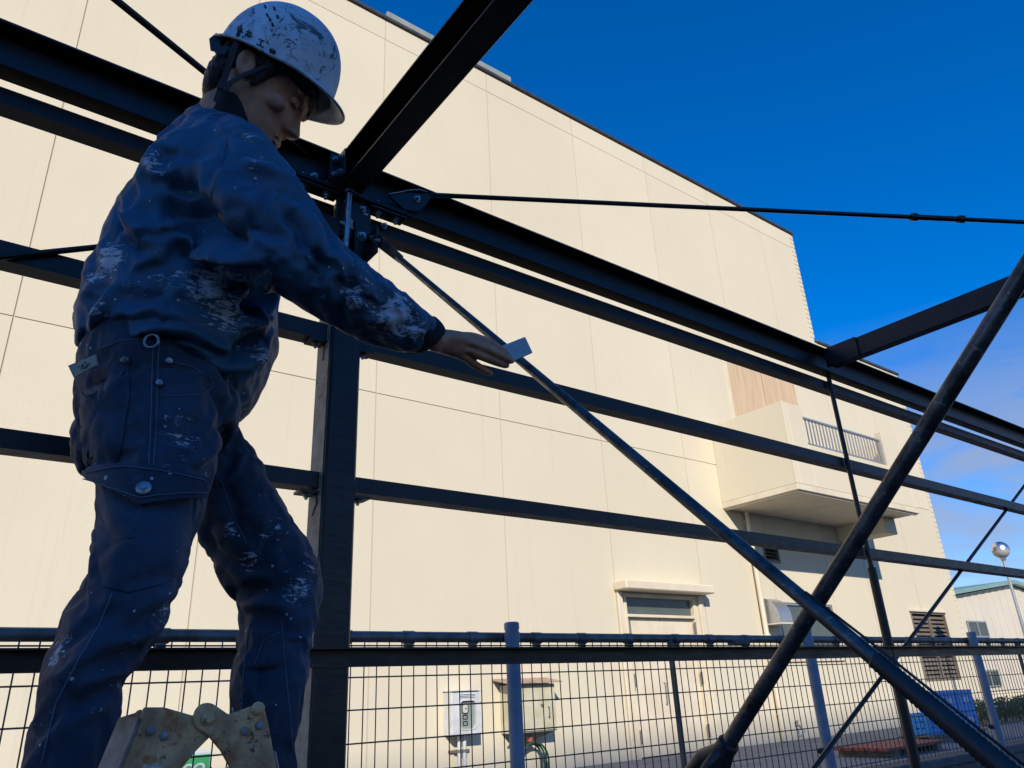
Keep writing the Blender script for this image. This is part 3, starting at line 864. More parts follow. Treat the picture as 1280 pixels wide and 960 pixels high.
# girts: lipped channels between the columns
def girt(x0, x1, z1, h, y0, d):
    b = MB()
    t = .003
    b.box(x0, x1, y0, y0 + t, z1 - h, z1)
    b.box(x0, x1, y0 + t, y0 + d, z1 - t, z1)
    b.box(x0, x1, y0 + t, y0 + d, z1 - h, z1 - h + t)
    b.box(x0, x1, y0 + d - t, y0 + d, z1 - h + t, z1 - h + .014)
    return b.build('girt', M['steel'], SF)
COLS = [cx0, cx1]
for z1, h in ((2.818, .042), (2.437, .046), (2.030, .040)):
    girt(XL, cx0 - .004, z1, h, 1.700, .05)
    girt(cx1 + .004, XR, z1, h, 1.700, .05)
# angle rail low on the frame (leg towards the viewer)
b = MB()
b.box(XL, XR, 1.670, 1.674, 1.577, 1.617); b.box(XL, XR, 1.630, 1.670, 1.613, 1.617)
b.build('angle_rail', M['steel'], SF)
# rafters towards the viewer
rz0, rz1 = 2.845, 2.958
b = MB()
b.box(.770, .776, -3.2, 1.645, rz0, rz1)
b.box(.708, .770, -3.2, 1.645, rz1 - .007, rz1)
b.box(.708, .770, -3.2, 1.645, rz0, rz0 + .007)
b.build('rafter', M['steel'], SF, bevel=.0015)
b = MB()
b.box(3.205, 3.211, -3.2, 1.645, 2.868, 2.958)
b.box(3.211, 3.255, -3.2, 1.645, 2.952, 2.958); b.box(3.211, 3.255, -3.2, 1.645, 2.868, 2.874)
r2 = b.build('rafter', M['steel'], SF, bevel=.0015)
MB().box(3.196, 3.2045, 1.50, 1.66, 2.866, 2.96).build('cleat', M['steel'], r2)
# more columns down the line, beyond the picture
for x in (-3.2, 6.1):
    MB().box(x - .042, x + .042, cy0, cy1, 0, CZ).build('column', M['steel'], SF, bevel=.006)
# bolt meshes
def hexbolt(r_, h):
    b = MB().tube([(0, 0, 0), (0, -h, 0)], r_, 6)
    b.tube([(0, -h, 0), (0, -h - r_ * .7, 0)], r_ * .55, 10)
    b.tube([(0, .003, 0), (0, -.0015, 0)], r_ * 1.35, 14)
    m_ = b.mesh('bolt', 30); m_.materials.append(M['steel_bright']); return m_
BOLT = hexbolt(.0085, .008)
def bolt(p, parent, axis='y', s=1.0):
    rot = {'y': (0, 0, 0), 'down': (R(90), 0, 0), 'x': (0, 0, R(-90))}[axis]
    return inst('bolt', BOLT, p, parent, rot=rot, scale=(s, s, s))
# splice plates under the beam either side of the column with their bolts
for (xa, xb) in ((.575, .715), (.812, .93)):
    p = MB().box(xa, xb, 1.653, 1.697, bz0 - .011, bz0 - .001).build('splice_plate', M['steel'], SF, bevel=.002)
    p2 = MB().box(xa, xb, 1.6505, 1.692, bz0 + .0085, bz0 + .0155).build('splice_plate', M['steel'], SF, bevel=.002)
    for k in (0, 1):
        x = xa + (xb - xa) * (.25 + .5 * k)
        bolt((x, 1.672, bz0 - .012), p, 'down', 1.15)
        inst('bolt', BOLT, (x, 1.672, bz0 + .0165), p2, rot=(R(-90), 0, 0), scale=(1, 1, 1))
    bolt((xa + .06, 1.6905, bz0 - .035), SF, 'y', .9)
# head plate on the column
hp_ = MB().box(cx0 - .012, cx1 + .012, 1.665, 1.672, 2.70, 2.833).build('head_plate', M['steel'], SF, bevel=.002)
for (x, z) in ((.74, 2.815), (.79, 2.812)): bolt((x, 1.664, z), hp_, 'y', .8)
# rafter cleat angle with bolts
ca = MB().box(.699, .7065, 1.600, 1.6455, 2.856, 2.946).box(.675, .7065, 1.640, 1.6455, 2.856, 2.946).build('cleat', M['steel'], SF, bevel=.0015)
for z in (2.875, 2.925):
    bolt((.688, 1.639, z), ca, 'y', .8); inst('bolt', BOLT, (.6985, 1.618, z), ca, rot=(0, 0, R(-90)), scale=(.8, .8, .8))
bolt((.650, 1.693, 2.885), SF, 'y')
# round rod standing on the column face, with a washer head
rp = MB().tube([onY(437, 242, 1.64), onY(430, 345, 1.645)], .0075, 12)
q = onY(437, 241, 1.64)
rp.tube([q, q + np.array([0, 0, .006])], .013, 14)
rp.tube([q + np.array([0, 0, .006]), q + np.array([0, 0, .016])], .008, 12)
rp.build('hanger_rod', M['steel_bright'], SF, smooth=40)
# rounded gusset for the brace
gp = []
for k in range(15):
    t = R(-100 + 200 * k / 14)
    gp.append((.770 + .045 * math.cos(t), 1.655, 2.700 + .055 * math.sin(t)))
gp += [(.765, 1.655, 2.76), (.765, 1.655, 2.645)]
gus = MB().prism(gp, (0, .008, 0)).build('gusset', M['steel'], SF)
bolt((.785, 1.6545, 2.712), gus, 'y', 1.2)
gl = MB().prism([(.708, 1.658, 2.62), (.69, 1.658, 2.70), (.655, 1.658, 2.725), (.66, 1.658, 2.745), (.72, 1.658, 2.75), (.72, 1.658, 2.62)], (0, .006, 0)).build('gusset', M['steel'], SF)
# crusts of pale paint around the joint
rnd = random.Random(11)
for (x, z, w, h) in ((.735, 2.742, .022, .006), (.758, 2.752, .006, .016), (.765, 2.735, .012, .006), (.716, 2.676, .005, .03), (.72, 2.64, .006, .018), (.783, 2.640, .008, .016), (.778, 2.625, .005, .012), (.80, 2.798, .008, .004), (.742, 2.80, .006, .012)):
    pts = []
    for k in range(9):
        t = 2 * math.pi * k / 9
        rr = rnd.uniform(.6, 1.25)
        pts.append((x + w * rr * math.cos(t), 1.6645, z + h * rr * math.sin(t)))
    MB().prism(pts, (0, -.0016 - .001 * rnd.random(), 0)).build('paint_crust', M['whitefleck'], SF)
# girt clips on the column sides
for z1 in (2.437, 2.030):
    for (xa, xb) in ((cx0 - .05, cx0 - .003), (cx1 + .003, cx1 + .05)):
        c_ = MB().box(xa, xb, 1.698, 1.742, z1 - .054, z1 - .0475).build('girt_clip', M['steel'], SF)
        bolt(((xa + xb) / 2, 1.72, z1 - .0545), c_, 'down', .9)
        bolt(((xa + xb) / 2, 1.72, z1 + .0005), c_, 'down', .01)
    pts = []
    for k in range(10):
        t = 2 * math.pi * k / 10; rr = rnd.uniform(.6, 1.2)
        pts.append((cx0 - .003, 1.725 + .016 * rr * math.cos(t), z1 - .075 + .026 * rr * math.sin(t)))
    MB().prism(pts, (-.003, 0, 0)).build('paint_crust', M['oldpaint'], SF)
# slim hanger below the right rafter
MB().tube([(3.235, 1.685, 2.835), (3.235, 1.685, 1.93)], .0105, 10).build('hanger_rod', M['steel'], SF, smooth=40)
MB().tube([(3.235, 1.685, 1.94), (3.235, 1.685, 1.0)], .0185, 10).build('hanger_tube', M['steel'], SF, smooth=40)
# lower tie on which the crossing braces end
MB().box(.80, .84, -.6, cy0 - .002, 1.30, 1.352).build('tie_beam', M['steel'], SF, bevel=.003)

# ---------------------------------------------------------------- crossing tube braces in the gable plane
def lerp(a, b, t): return np.asarray(a) * (1 - t) + np.asarray(b) * t
B0 = np.array([.812, 1.625, 2.700]); B1 = np.array([.826, .325, 1.395])
br = tag(empty('brace_tube', B1), 'sanded tube brace running down from the column top under the hand', 'brace')
MB().tube([lerp(B0, B1, .10), lerp(B0, B1, .95)], .0086, 18).build('tube', M['brace'], br, smooth=40)
d = (B1 - B0) / np.linalg.norm(B1 - B0)
n_ = np.cross(d, (1, 0, 0)); n_ /= np.linalg.norm(n_)
# flattened upper end and its lug
MB().prism([B0 + n_ * .017 - d * .02, B0 - n_ * .017 - d * .02, lerp(B0, B1, .11) - n_ * .0105, lerp(B0, B1, .11) + n_ * .0105], (.006, 0, 0)).build('flattened_end', M['brace'], br)
lug = MB().plate(B0 + np.array([-.006, .02, -.02]), (0, 1, 0), (0, 0, 1), .05, .045, .007).build('lug', M['steel'], br, bevel=.004)
for k in (0, 1):
    q = B0 + d * (.004 + .035 * k) + np.array([-.004, 0, 0])
    inst('bolt', BOLT, q, lug, rot=(0, 0, R(-90)), scale=(.9, .9, .9))
# corrugated sleeve over the lower end
pts, rr = [], []
n = 84
for k in range(n + 1):
    t = .905 + (1.03 - .905) * k / n
    pts.append(lerp(B0, B1, t)); rr.append((.0100 + .0032 * k / n) * (1.0 if k % 2 else .90))
MB().tube(pts, rr, 16).build('corrugated_sleeve', M['rubber'], br, smooth=True)
off = n_ * .0115 * (1 if n_[2] > 0 else -1)
MB().tube([lerp(B0, B1, .85) + off * .75, lerp(B0, B1, .90) + off * 1.05, lerp(B0, B1, 1.0) + off * 1.35], .0016, 8).build('side_wire', M['rubber'], br, smooth=True)
MB().plate(lerp(B0, B1, 1.03) + np.array([0, 0, -.02]), (0, 1, 0), (0, 0, 1), .05, .045, .01).build('end_lug', M['steel'], br)

Q0 = onX(905, 938, .852); Q1 = onX(1280, 340, .852); Q1 = Q0 + (Q1 - Q0) * 1.9
br2 = tag(empty('brace_tube', Q0), 'dark tube brace rising to the right, crossing in front of the other brace', 'brace')
MB().tube([Q0, Q1], .0097, 18).build('tube', M['brace'], br2, smooth=40)
d2 = (Q1 - Q0) / np.linalg.norm(Q1 - Q0)
n2 = np.cross(d2, (1, 0, 0)); n2 /= np.linalg.norm(n2)
MB().tube([Q0 - d2 * .002, Q0 + d2 * .012], .0135, 18).build('end_ring', M['rubber'], br2, smooth=40)
fk = MB()
fk.tube([Q0 + d2 * .015, Q0 - d2 * .006, Q0 - d2 * .03 + n2 * .016, Q0 - d2 * .075 + n2 * .022], [.012, .0145, .012, .010], 12)
fk.tube([Q0 + d2 * .015, Q0 - d2 * .006, Q0 - d2 * .03 - n2 * .013, Q0 - d2 * .085 - n2 * .012], [.012, .0145, .0105, .009], 12)
fk.tube([Q0 + d2 * .010, Q0 - d2 * .03 + np.array([-.012, 0, 0]), Q0 - d2 * .075 + np.array([-.014, 0, -.002])], [.012, .008, .007], 10)
fk.build('yoke', M['rubber'], br2, smooth=True)

# ---------------------------------------------------------------- tie rods
def rod(p0, p1, r_, label, turn=None, eye=True):
    p0 = np.asarray(p0, float); p1 = np.asarray(p1, float)
    t = tag(empty('tie_rod', p0), label, 'tie rod', 'slender tie rods of the frame')
    MB().tube([p0, p1], r_, 10).build('rod', M['steel'], t, smooth=40)
    dd = (p1 - p0) / np.linalg.norm(p1 - p0)
    if turn:
        a, c_ = lerp(p0, p1, turn[0]), lerp(p0, p1, turn[1])
        MB().tube([a, c_], r_ * 1.25, 12).build('turnbuckle', M['steel'], t, smooth=40)
        for q in (a, c_):
            MB().tube([q - dd * .012, q - dd * .010, q + dd * .010, q + dd * .012], [r_ * 1.3, r_ * 1.95, r_ * 1.95, r_ * 1.3], 6).build('nut', M['steel'], t, smooth=30)
    return t
t = rod((.985, 1.67, 2.9475), (4.2, -.13, 2.9475), .0075, 'roof tie rod with turnbuckle running right from the column top', ((2.445 - .985) / 3.215, (2.60 - .985) / 3.215))
# its flat end plate on the beam
e0 = np.array([.985, 1.67, 2.9475]); dd = np.array([3.215, -1.8, 0]); dd /= np.linalg.norm(dd)
MB().plate(e0 + dd * .02 + np.array([0, 0, -.002]), dd, (0, 0, 1), .07, .011, .006).build('end_plate', M['steel'], t, bevel=.002)
MB().prism([onY(x, y, 1.652) for x, y in ((486, 244), (503, 240), (540, 243), (536, 252), (524, 264), (506, 262))], (0, .006, 0)).build('lug', M['steel'], t)
inst('bolt', BOLT, onY(521, 249, 1.6515), t, scale=(1.0, 1.0, 1.0))
MB().tube([onY(x, y, 1.648) for x, y in ((484, 243), (498, 240.5), (512, 237.5), (524, 237), (534, 240))], .0020, 8).build('binding_wire', M['steel_bright'], t, smooth=True)
rod((.625, 1.69, 2.948), (-2.6, .22, 2.948), .0085, 'roof tie rod passing behind the helmet at the upper left', None)
w0 = np.array([5.9, 1.735, 2.80]); w1 = np.array([2.3, 1.735, 1.06])
rod(w0, w1, .0085, 'diagonal wall tie rod at the lower right behind the braces', None)
rod((.70, 1.69, 2.745), (-3.0, 1.69, .90), .0068, 'diagonal wall tie rod behind the jacket at the left edge', None)

# ================================================================ PERSON
from mathutils import noise as mnoise
def atD(x, y, depth): return CAM + ray(x, y) * depth
def remesh(parts, voxel, smooth_it=4, fac=0.5):
    """union of closed lofts -> one continuous skin"""
    me = bpy.data.meshes.new('tmp'); v = []; f = []
    for b in parts:
        k = len(v); v += b.v; f += [tuple(k + i for i in q) for q in b.f]
    me.from_pydata(v, [], f)
    bm = bmesh.new(); bm.from_mesh(me); bmesh.ops.recalc_face_normals(bm, faces=bm.faces); bm.to_mesh(me); bm.free()
    ob = bpy.data.objects.new('tmp', me); COL.objects.link(ob)
    r_ = ob.modifiers.new('r', 'REMESH'); r_.mode = 'VOXEL'; r_.voxel_size = voxel; r_.use_smooth_shade = True
    s_ = ob.modifiers.new('s', 'SMOOTH'); s_.iterations = smooth_it; s_.factor = fac
    dg = bpy.context.evaluated_depsgraph_get(); dg.update()
    out = bpy.data.meshes.new_from_object(ob.evaluated_get(dg))
    bpy.data.objects.remove(ob)
    return out
def verts(me):
    a = np.empty(len(me.vertices) * 3); me.vertices.foreach_get('co', a); return a.reshape(-1, 3)
def normals(me):
    a = np.empty(len(me.vertices) * 3); me.vertices.foreach_get('normal', a); return a.reshape(-1, 3)
def setverts(me, V):
    me.vertices.foreach_set('co', V.ravel()); me.update()
def bvh(me):
    return BVHTree.FromPolygons([v.co.copy() for v in me.vertices], [tuple(p.vertices) for p in me.polygons])
def cast(tree, x, y):
    d = Vector(ray(x, y)).normalized()
    return tree.ray_cast(Vector(CAM), d)
def loft(secs, n=28, e=2.2, caps=True):
    """secs: (A, B, half depth): A,B ends of the cross-section's long axis in 3D"""
    C_ = [(np.asarray(s[0]) + np.asarray(s[1])) / 2 for s in secs]
    b = MB(); m = len(secs); vs_ = []; ref = None
    for i, s in enumerate(secs):
        a = (np.asarray(s[0]) - np.asarray(s[1])) / 2
        t = C_[min(i + 1, m - 1)] - C_[max(i - 1, 0)]
        w = np.cross(t, a); w /= np.linalg.norm(w) + 1e-12
        if ref is not None and w @ ref < 0: w = -w
        ref = w
        for k in range(n):
            th = 2 * math.pi * k / n
            c_, s__ = math.cos(th), math.sin(th)
            vs_.append(C_[i] + a * math.copysign(abs(c_) ** (2 / e), c_) + w * s[2] * math.copysign(abs(s__) ** (2 / e), s__))
    fs = []
    for i in range(m - 1):
        for k in range(n):
            fs.append((i * n + k, i * n + (k + 1) % n, (i + 1) * n + (k + 1) % n, (i + 1) * n + k))
    if caps: fs += [tuple(reversed(range(n))), tuple((m - 1) * n + k for k in range(n))]
    return b.add(vs_, fs)
def pl(rows, fine=3):
    """rows (xA,yA,xB,yB,Y,half depth[,dY]) -> dense 3D sections, Catmull-Rom through the rows"""
    S = [(onY(r_[0], r_[1], r_[4] - (r_[6] if len(r_) > 6 else 0)), onY(r_[2], r_[3], r_[4] + (r_[6] if len(r_) > 6 else 0)), r_[5]) for r_ in rows]
    return dens(S, fine)
def dens(S, fine=3):
    P = np.array([np.concatenate([s[0], s[1], [s[2]]]) for s in S])
    out = []
    for i in range(len(P) - 1):
        p0, p1, p2, p3 = P[max(i - 1, 0)], P[i], P[i + 1], P[min(i + 2, len(P) - 1)]
        for k in range(fine):
            t = k / fine
            out.append(.5 * ((2 * p1) + (-p0 + p2) * t + (2 * p0 - 5 * p1 + 4 * p2 - p3) * t * t + (-p0 + 3 * p1 - 3 * p2 + p3) * t ** 3))
    out.append(P[-1])
    return [(q[:3], q[3:6], q[6]) for q in out]
def chain(pts, rads, n=14, fine=3):
    P = np.array([np.concatenate([p, [r_]]) for p, r_ in zip(pts, rads)]); out = []
    for i in range(len(P) - 1):
        p0, p1, p2, p3 = P[max(i - 1, 0)], P[i], P[i + 1], P[min(i + 2, len(P) - 1)]
        for k in range(fine):
            t = k / fine
            out.append(.5 * ((2 * p1) + (-p0 + p2) * t + (2 * p0 - 5 * p1 + 4 * p2 - p3) * t * t + (-p0 + 3 * p1 - 3 * p2 + p3) * t ** 3))
    out.append(P[-1])
    tip = out[-1][:3] - out[-2][:3]; tip /= np.linalg.norm(tip)
    rr = out[-1][3]
    out += [np.concatenate([out[-1][:3] + tip * rr * .5, [rr * .86]]), np.concatenate([out[-1][:3] + tip * rr * .85, [rr * .5]])]
    return MB().tube([q[:3] for q in out], [q[3] for q in out], n)
def shrink(S, k):
    return [((A + B) / 2 + (A - B) / 2 * k, (A + B) / 2 - (A - B) / 2 * k, d_ * k) for A, B, d_ in S]

def folds_on(me, folds, seedtree=None):
    tree = seedtree or bvh(me)
    V = verts(me); N = normals(me); D = np.zeros(len(V))
    for pts, w, amp in folds:
        P = []
        for (p, q) in zip(pts[:-1], pts[1:]):
            L_ = max(2, int(math.hypot(q[0] - p[0], q[1] - p[1]) / 5))
            for k in range(L_):
                h = cast(tree, p[0] + (q[0] - p[0]) * k / L_, p[1] + (q[1] - p[1]) * k / L_)
                if h[0] is not None: P.append(np.array(h[0]))
        if len(P) < 2: continue
        P = np.array(P)
        lo_, hi_ = P.min(0) - 4 * w, P.max(0) + 4 * w
        idx = np.where(np.all((V > lo_) & (V < hi_), axis=1))[0]
        if len(idx) == 0: continue
        Q = V[idx]
        best = np.full(len(Q), 9.0); par = np.zeros(len(Q)); side = np.zeros(len(Q)); Nq = N[idx]
        m = len(P) - 1
        for i in range(m):
            a, b = P[i], P[i + 1]; ab = b - a; l2 = ab @ ab + 1e-12
            if l2 > .04 ** 2: continue
            t = np.clip(((Q - a) @ ab) / l2, 0, 1)
            dd_ = np.linalg.norm(Q - a - t[:, None] * ab, axis=1)
            u_ = dd_ < best
            best[u_] = dd_[u_]; par[u_] = (i + t[u_]) / m
            sv = np.cross(ab / math.sqrt(l2), Nq[u_]); sv *= np.where(sv[:, 2:3] > 0, -1, 1); side[u_] = np.einsum('ij,ij->i', Q[u_] - a, sv)
        taper = np.clip(np.minimum(par, 1 - par) * 4.0, 0.12, 1)
        x_ = best / (w * np.where(side > 0, .55, 1.45))
        prof = np.exp(-np.abs(x_) ** 1.35) - .34 * np.exp(-((x_ - 2.1) / .8) ** 2)
        D[idx] += amp * taper * prof
    setverts(me, V + N * D[:, None])
def crumple(me, amp, scale, seed, mask=None, stretch=(1, 1, 1)):
    V = verts(me); N = normals(me); D = np.zeros(len(V))
    st_ = Vector(stretch)
    for i, v in enumerate(V):
        p = Vector((v[0] * st_.x, v[1] * st_.y, v[2] * st_.z)) * scale + Vector((seed, seed * 1.7, -seed))
        a = mnoise.noise(p)
        b = mnoise.noise(p * 2.1 + Vector((5, 3, 1)))
        D[i] = max(0, 1 - abs(a) * 3.4) ** 1.4 * .75 + max(0, 1 - abs(b) * 3.4) ** 1.4 * .35 - .3 + a * .5
    if mask is not None: D *= mask(V)
    setverts(me, V + N * (amp * D)[:, None])
def creases(me, amp, scale, seed, stretch, sharp=6.0):
    V = verts(me); N = normals(me); D = np.zeros(len(V))
    for i, v in enumerate(V):
        p = Vector((v[0] * stretch[0], v[1] * stretch[1], v[2] * stretch[2])) * scale + Vector((seed, -seed, seed * 2))
        k = mnoise.noise(p * .5 + Vector((9, 9, 9)))
        if k < -.05: continue
        a = mnoise.noise(p + Vector((k, k, -k)) * .8)
        D[i] = max(0, 1 - abs(a) * sharp) * min(1, (k + .05) * 5)
    setverts(me, V + N * (amp * D)[:, None])
def buckle(me, frames=14, grow=.07, pin=.25, bend=.5, tension=25, mass=.25, grav=0.0):
    """let the cloth be a little too large for itself and settle: it buckles into real creases"""
    ob = bpy.data.objects.new('tmp', me); COL.objects.link(ob)
    vg = ob.vertex_groups.new(name='pin'); vg.add(list(range(len(me.vertices))), pin, 'REPLACE')
    md = ob.modifiers.new('c', 'CLOTH'); cs = md.settings
    cs.quality = 4; cs.mass = mass; cs.vertex_group_mass = 'pin'; cs.pin_stiffness = 1.0
    cs.tension_stiffness = tension; cs.compression_stiffness = tension; cs.shear_stiffness = tension * .4; cs.bending_stiffness = bend
    cs.shrink_min = -grow; cs.air_damping = 4
    cs.effector_weights.gravity = grav
    md.collision_settings.use_collision = False
    md.point_cache.frame_start = 1; md.point_cache.frame_end = frames + 1
    for f in range(1, frames + 1): scn.frame_set(f)
    dg = bpy.context.evaluated_depsgraph_get()
    out = bpy.data.meshes.new_from_object(ob.evaluated_get(dg))
    V_ = verts(out); V0_ = verts(me)
    # keep the creases, take back the slow swelling of the whole garment
    E_ = np.empty(len(me.edges) * 2, dtype=np.int64); me.edges.foreach_get('vertices', E_); E_ = E_.reshape(-1, 2)
    low = V_ - V0_; cnt = np.bincount(E_.ravel(), minlength=len(V_))[:, None].astype(float)
    for it in range(70):
        acc = np.stack([np.bincount(E_[:, 0], low[E_[:, 1], k], len(V_)) + np.bincount(E_[:, 1], low[E_[:, 0], k], len(V_)) for k in range(3)], 1)
        low = acc / cnt
    V_ = V_ - low
    bpy.data.objects.remove(ob); scn.frame_set(1)
    setverts(me, V_)
    bpy.data.meshes.remove(out)
def subdiv(me):
    ob = bpy.data.objects.new('tmp', me); COL.objects.link(ob)
    m_ = ob.modifiers.new('s', 'SUBSURF'); m_.levels = 1; m_.render_levels = 1
    dg = bpy.context.evaluated_depsgraph_get(); dg.update()
    out = bpy.data.meshes.new_from_object(ob.evaluated_get(dg))
    bpy.data.objects.remove(ob); bpy.data.meshes.remove(me)
    return out
def stain_attr(me, spots):
    """dried-paint mask: spots (3D centre, radius, strength)"""
    V = verts(me); A = np.zeros(len(V))
    for c_, r_, k in spots:
        A = np.maximum(A, k * np.exp(-(np.linalg.norm(V - np.asarray(c_), axis=1) / (r_ * 1.25)) ** 2))
    at = me.attributes.new('stain', 'FLOAT', 'POINT'); at.data.foreach_set('value', A.astype(np.float32))
def obj_of(me, name, mat, parent, smooth=True):
    me.name = name; me.materials.clear(); me.materials.append(mat)
    if smooth: me.polygons.foreach_set('use_smooth', [True] * len(me.polygons))
    o = bpy.data.objects.new(name, me); put(o, parent); return o

# ---- cloth and skin materials
def cloth(name, base, dark, paint, thr, weave, wear):
    m = new_mat(name, base, 0.56 if 'jacket' in name else 0.75, spec=0.4)
    co = objco(m, geo=True)
    c = mix(m, rng(m, noise(m, co, 7, 6, .6), .35, .65), base, dark)
    c = mix(m, rng(m, noise(m, co, 28, 6, .7), .55, .75, 0, .5), c, wear)
    at = nd(m, 'ShaderNodeAttribute'); at.attribute_name = 'stain'
    # smeared dry-brush paint
    s1 = noise(m, objco(m, (26, 26, 95), (.6, .5, .9), geo=True), 1.4, 9, .74, 1.0)
    s2 = noise(m, co, 120, 5, .7)
    v = mth(m, 'ADD', mth(m, 'MULTIPLY', at.outputs['Fac'], .30), mth(m, 'ADD', mth(m, 'MULTIPLY', s1, .62), mth(m, 'MULTIPLY', s2, .26)))
    c = mix(m, rng(m, v, thr, thr + .05, 0, .85), c, paint)
    # flecks
    vo = nd(m, 'ShaderNodeTexVoronoi'); vo.inputs['Scale'].default_value = 48; lk(m, co, vo.inputs['Vector'])
    ssz = rng(m, noise(m, co, 9, 3), .35, .70, .04, .24)
    fl = mth(m, 'LESS_THAN', vo.outputs['Distance'], mth(m, 'MULTIPLY', ssz, rng(m, vo.outputs['Color'], .35, .9)))
    c = mix(m, mth(m, 'MULTIPLY', fl, .75), c, paint)
    setc(m, c)
    wv = nd(m, 'ShaderNodeTexNoise'); wv.inputs['Scale'].default_value = weave; wv.inputs['Detail'].default_value = 3
    lk(m, co, wv.inputs['Vector'])
    h_ = mth(m, 'ADD', mth(m, 'MULTIPLY', wv.outputs['Fac'], .3), noise(m, co, 60, 5, .6))
    rn = nd(m, 'ShaderNodeTexNoise'); rn.noise_type = 'RIDGED_MULTIFRACTAL'
    rn.inputs['Scale'].default_value = 11; rn.inputs['Detail'].default_value = 5; rn.inputs['Distortion'].default_value = .5
    lk(m, objco(m, (.8, 1, 1.5), geo=True), rn.inputs['Vector'])
    b0 = nd(m, 'ShaderNodeBump'); b0.inputs['Strength'].default_value = .5; b0.inputs['Distance'].default_value = .004 if 'jacket' in name else .0025
    lk(m, rn.outputs['Fac'], b0.inputs['Height'])
    bump(m, h_, .35, .0025)
    bn = [n for n in m.node_tree.nodes if n.type == 'BUMP' and n != b0][0]
    lk(m, b0.outputs[0], bn.inputs['Normal'])
    bsdf(m).inputs['Sheen Weight'].default_value = .12
    bsdf(m).inputs['Sheen Tint'].default_value = (.5, .6, .8, 1)
    return m
M['jacket'] = cloth('paint_stained_jacket', (.032, .108, .190), (.022, .076, .136), (.62, .66, .72), .640, 900, (.058, .135, .215))
M['denim'] = cloth('paint_flecked_denim', (.030, .056, .098), (.009, .017, .032), (.56, .60, .64), .612, 1200, (.075, .12, .18))
m = M['skin'] = new_mat('skin', (.42, .24, .17), .5)
co = objco(m, geo=True)
setc(m, mix(m, rng(m, noise(m, co, 40, 5), .35, .65), (.56, .27, .155), (.42, .19, .105)))
bsdf(m).inputs['Subsurface Weight'].default_value = .08
bsdf(m).inputs['Subsurface Radius'].default_value = (.01, .004, .002)
bump(m, noise(m, co, 260, 4, .6), .3, .0012)
m = M['hair'] = new_mat('black_hair', (.008, .007, .007), .45)
bump(m, noise(m, objco(m, (200, 200, 25), geo=True), 3, 4), .8, .004)
m = M['knit'] = new_mat('black_knit', (.008, .008, .009), .85)
bump(m, noise(m, objco(m, geo=True), 220, 3), .6, .002)
m = M['strap'] = new_mat('black_webbing', (.012, .012, .014), .6)
m = M['stitch'] = new_mat('faded_stitching', (.10, .13, .18), .8)
m = M['stitch2'] = new_mat('tan_stitching', (.16, .12, .09), .8)
m = M['button'] = mottled('worn_zinc_button', (.34, .35, .37), (.20, .20, .21), 80, .4, .6)
m = M['tagcloth'] = mottled('beige_tag', (.50, .46, .36), (.38, .34, .27), 40, .8)
m = M['eye'] = new_mat('eyeball', (.35, .31, .28), .4)
m = M['sponge'] = mottled('blue_abrasive_pad', (.52, .74, .86), (.45, .66, .80), 60, .9, bscale=260, bstr=.8, bdist=.002)
m = M['spongeback'] = mottled('grey_foam', (.30, .25, .22), (.22, .18, .16), 50, .9)
m = M['boot'] = mottled('scuffed_boot', (.05, .045, .04), (.10, .09, .08), 25, .7)
# helmet shell: white, scuffed and flecked with old paint
m = M['helmet'] = new_mat('scuffed_white_shell', (.62, .62, .60), .34)
co = objco(m, geo=True)
c = mix(m, rng(m, noise(m, co, 16, 6, .6), .35, .68), (.64, .72, .80), (.48, .56, .63))
sc_ = noise(m, objco(m, (26, 105, 50), (.4, .7, .9), geo=True), .6, 9, .74, 1.2)
c = mix(m, rng(m, noise(m, co, 22, 8, .72, 1.2), .52, .64, 0, .7), c, (.28, .34, .36))
c = mix(m, rng(m, sc_, .565, .60, 0, .9), c, (.05, .06, .07))
c = mix(m, rng(m, noise(m, co, 24, 7, .7, 1.0), .60, .645, 0, .8), c, (.10, .26, .25))
vo = nd(m, 'ShaderNodeTexVoronoi'); vo.inputs['Scale'].default_value = 95; lk(m, co, vo.inputs['Vector'])
c = mix(m, mth(m, 'LESS_THAN', vo.outputs['Distance'], rng(m, noise(m, co, 13, 4), .46, .72, .0, .34)), c, (.035, .04, .045))
setc(m, c)
setr(m, rng(m, noise(m, co, 25, 5), .3, .7, .28, .55))

# ---- head frame: local x forward, y to the person's left, z up
HY, HP, HR = R(-17.4), R(29.0), R(10.5)
HEAD = Matrix.Translation((.335, 1.20, 2.632)) @ Matrix.Rotation(HY, 4, 'Z') @ Matrix.Rotation(HP, 4, 'Y') @ Matrix.Rotation(HR, 4, 'X')
def hp3(x, y, z): return np.array(HEAD @ Vector((x, y, z)))

PER = tag(empty('person', (.33, 1.15, 1.16)), 'worker in stained blue jacket, jeans and white helmet sanding a brace', 'person')

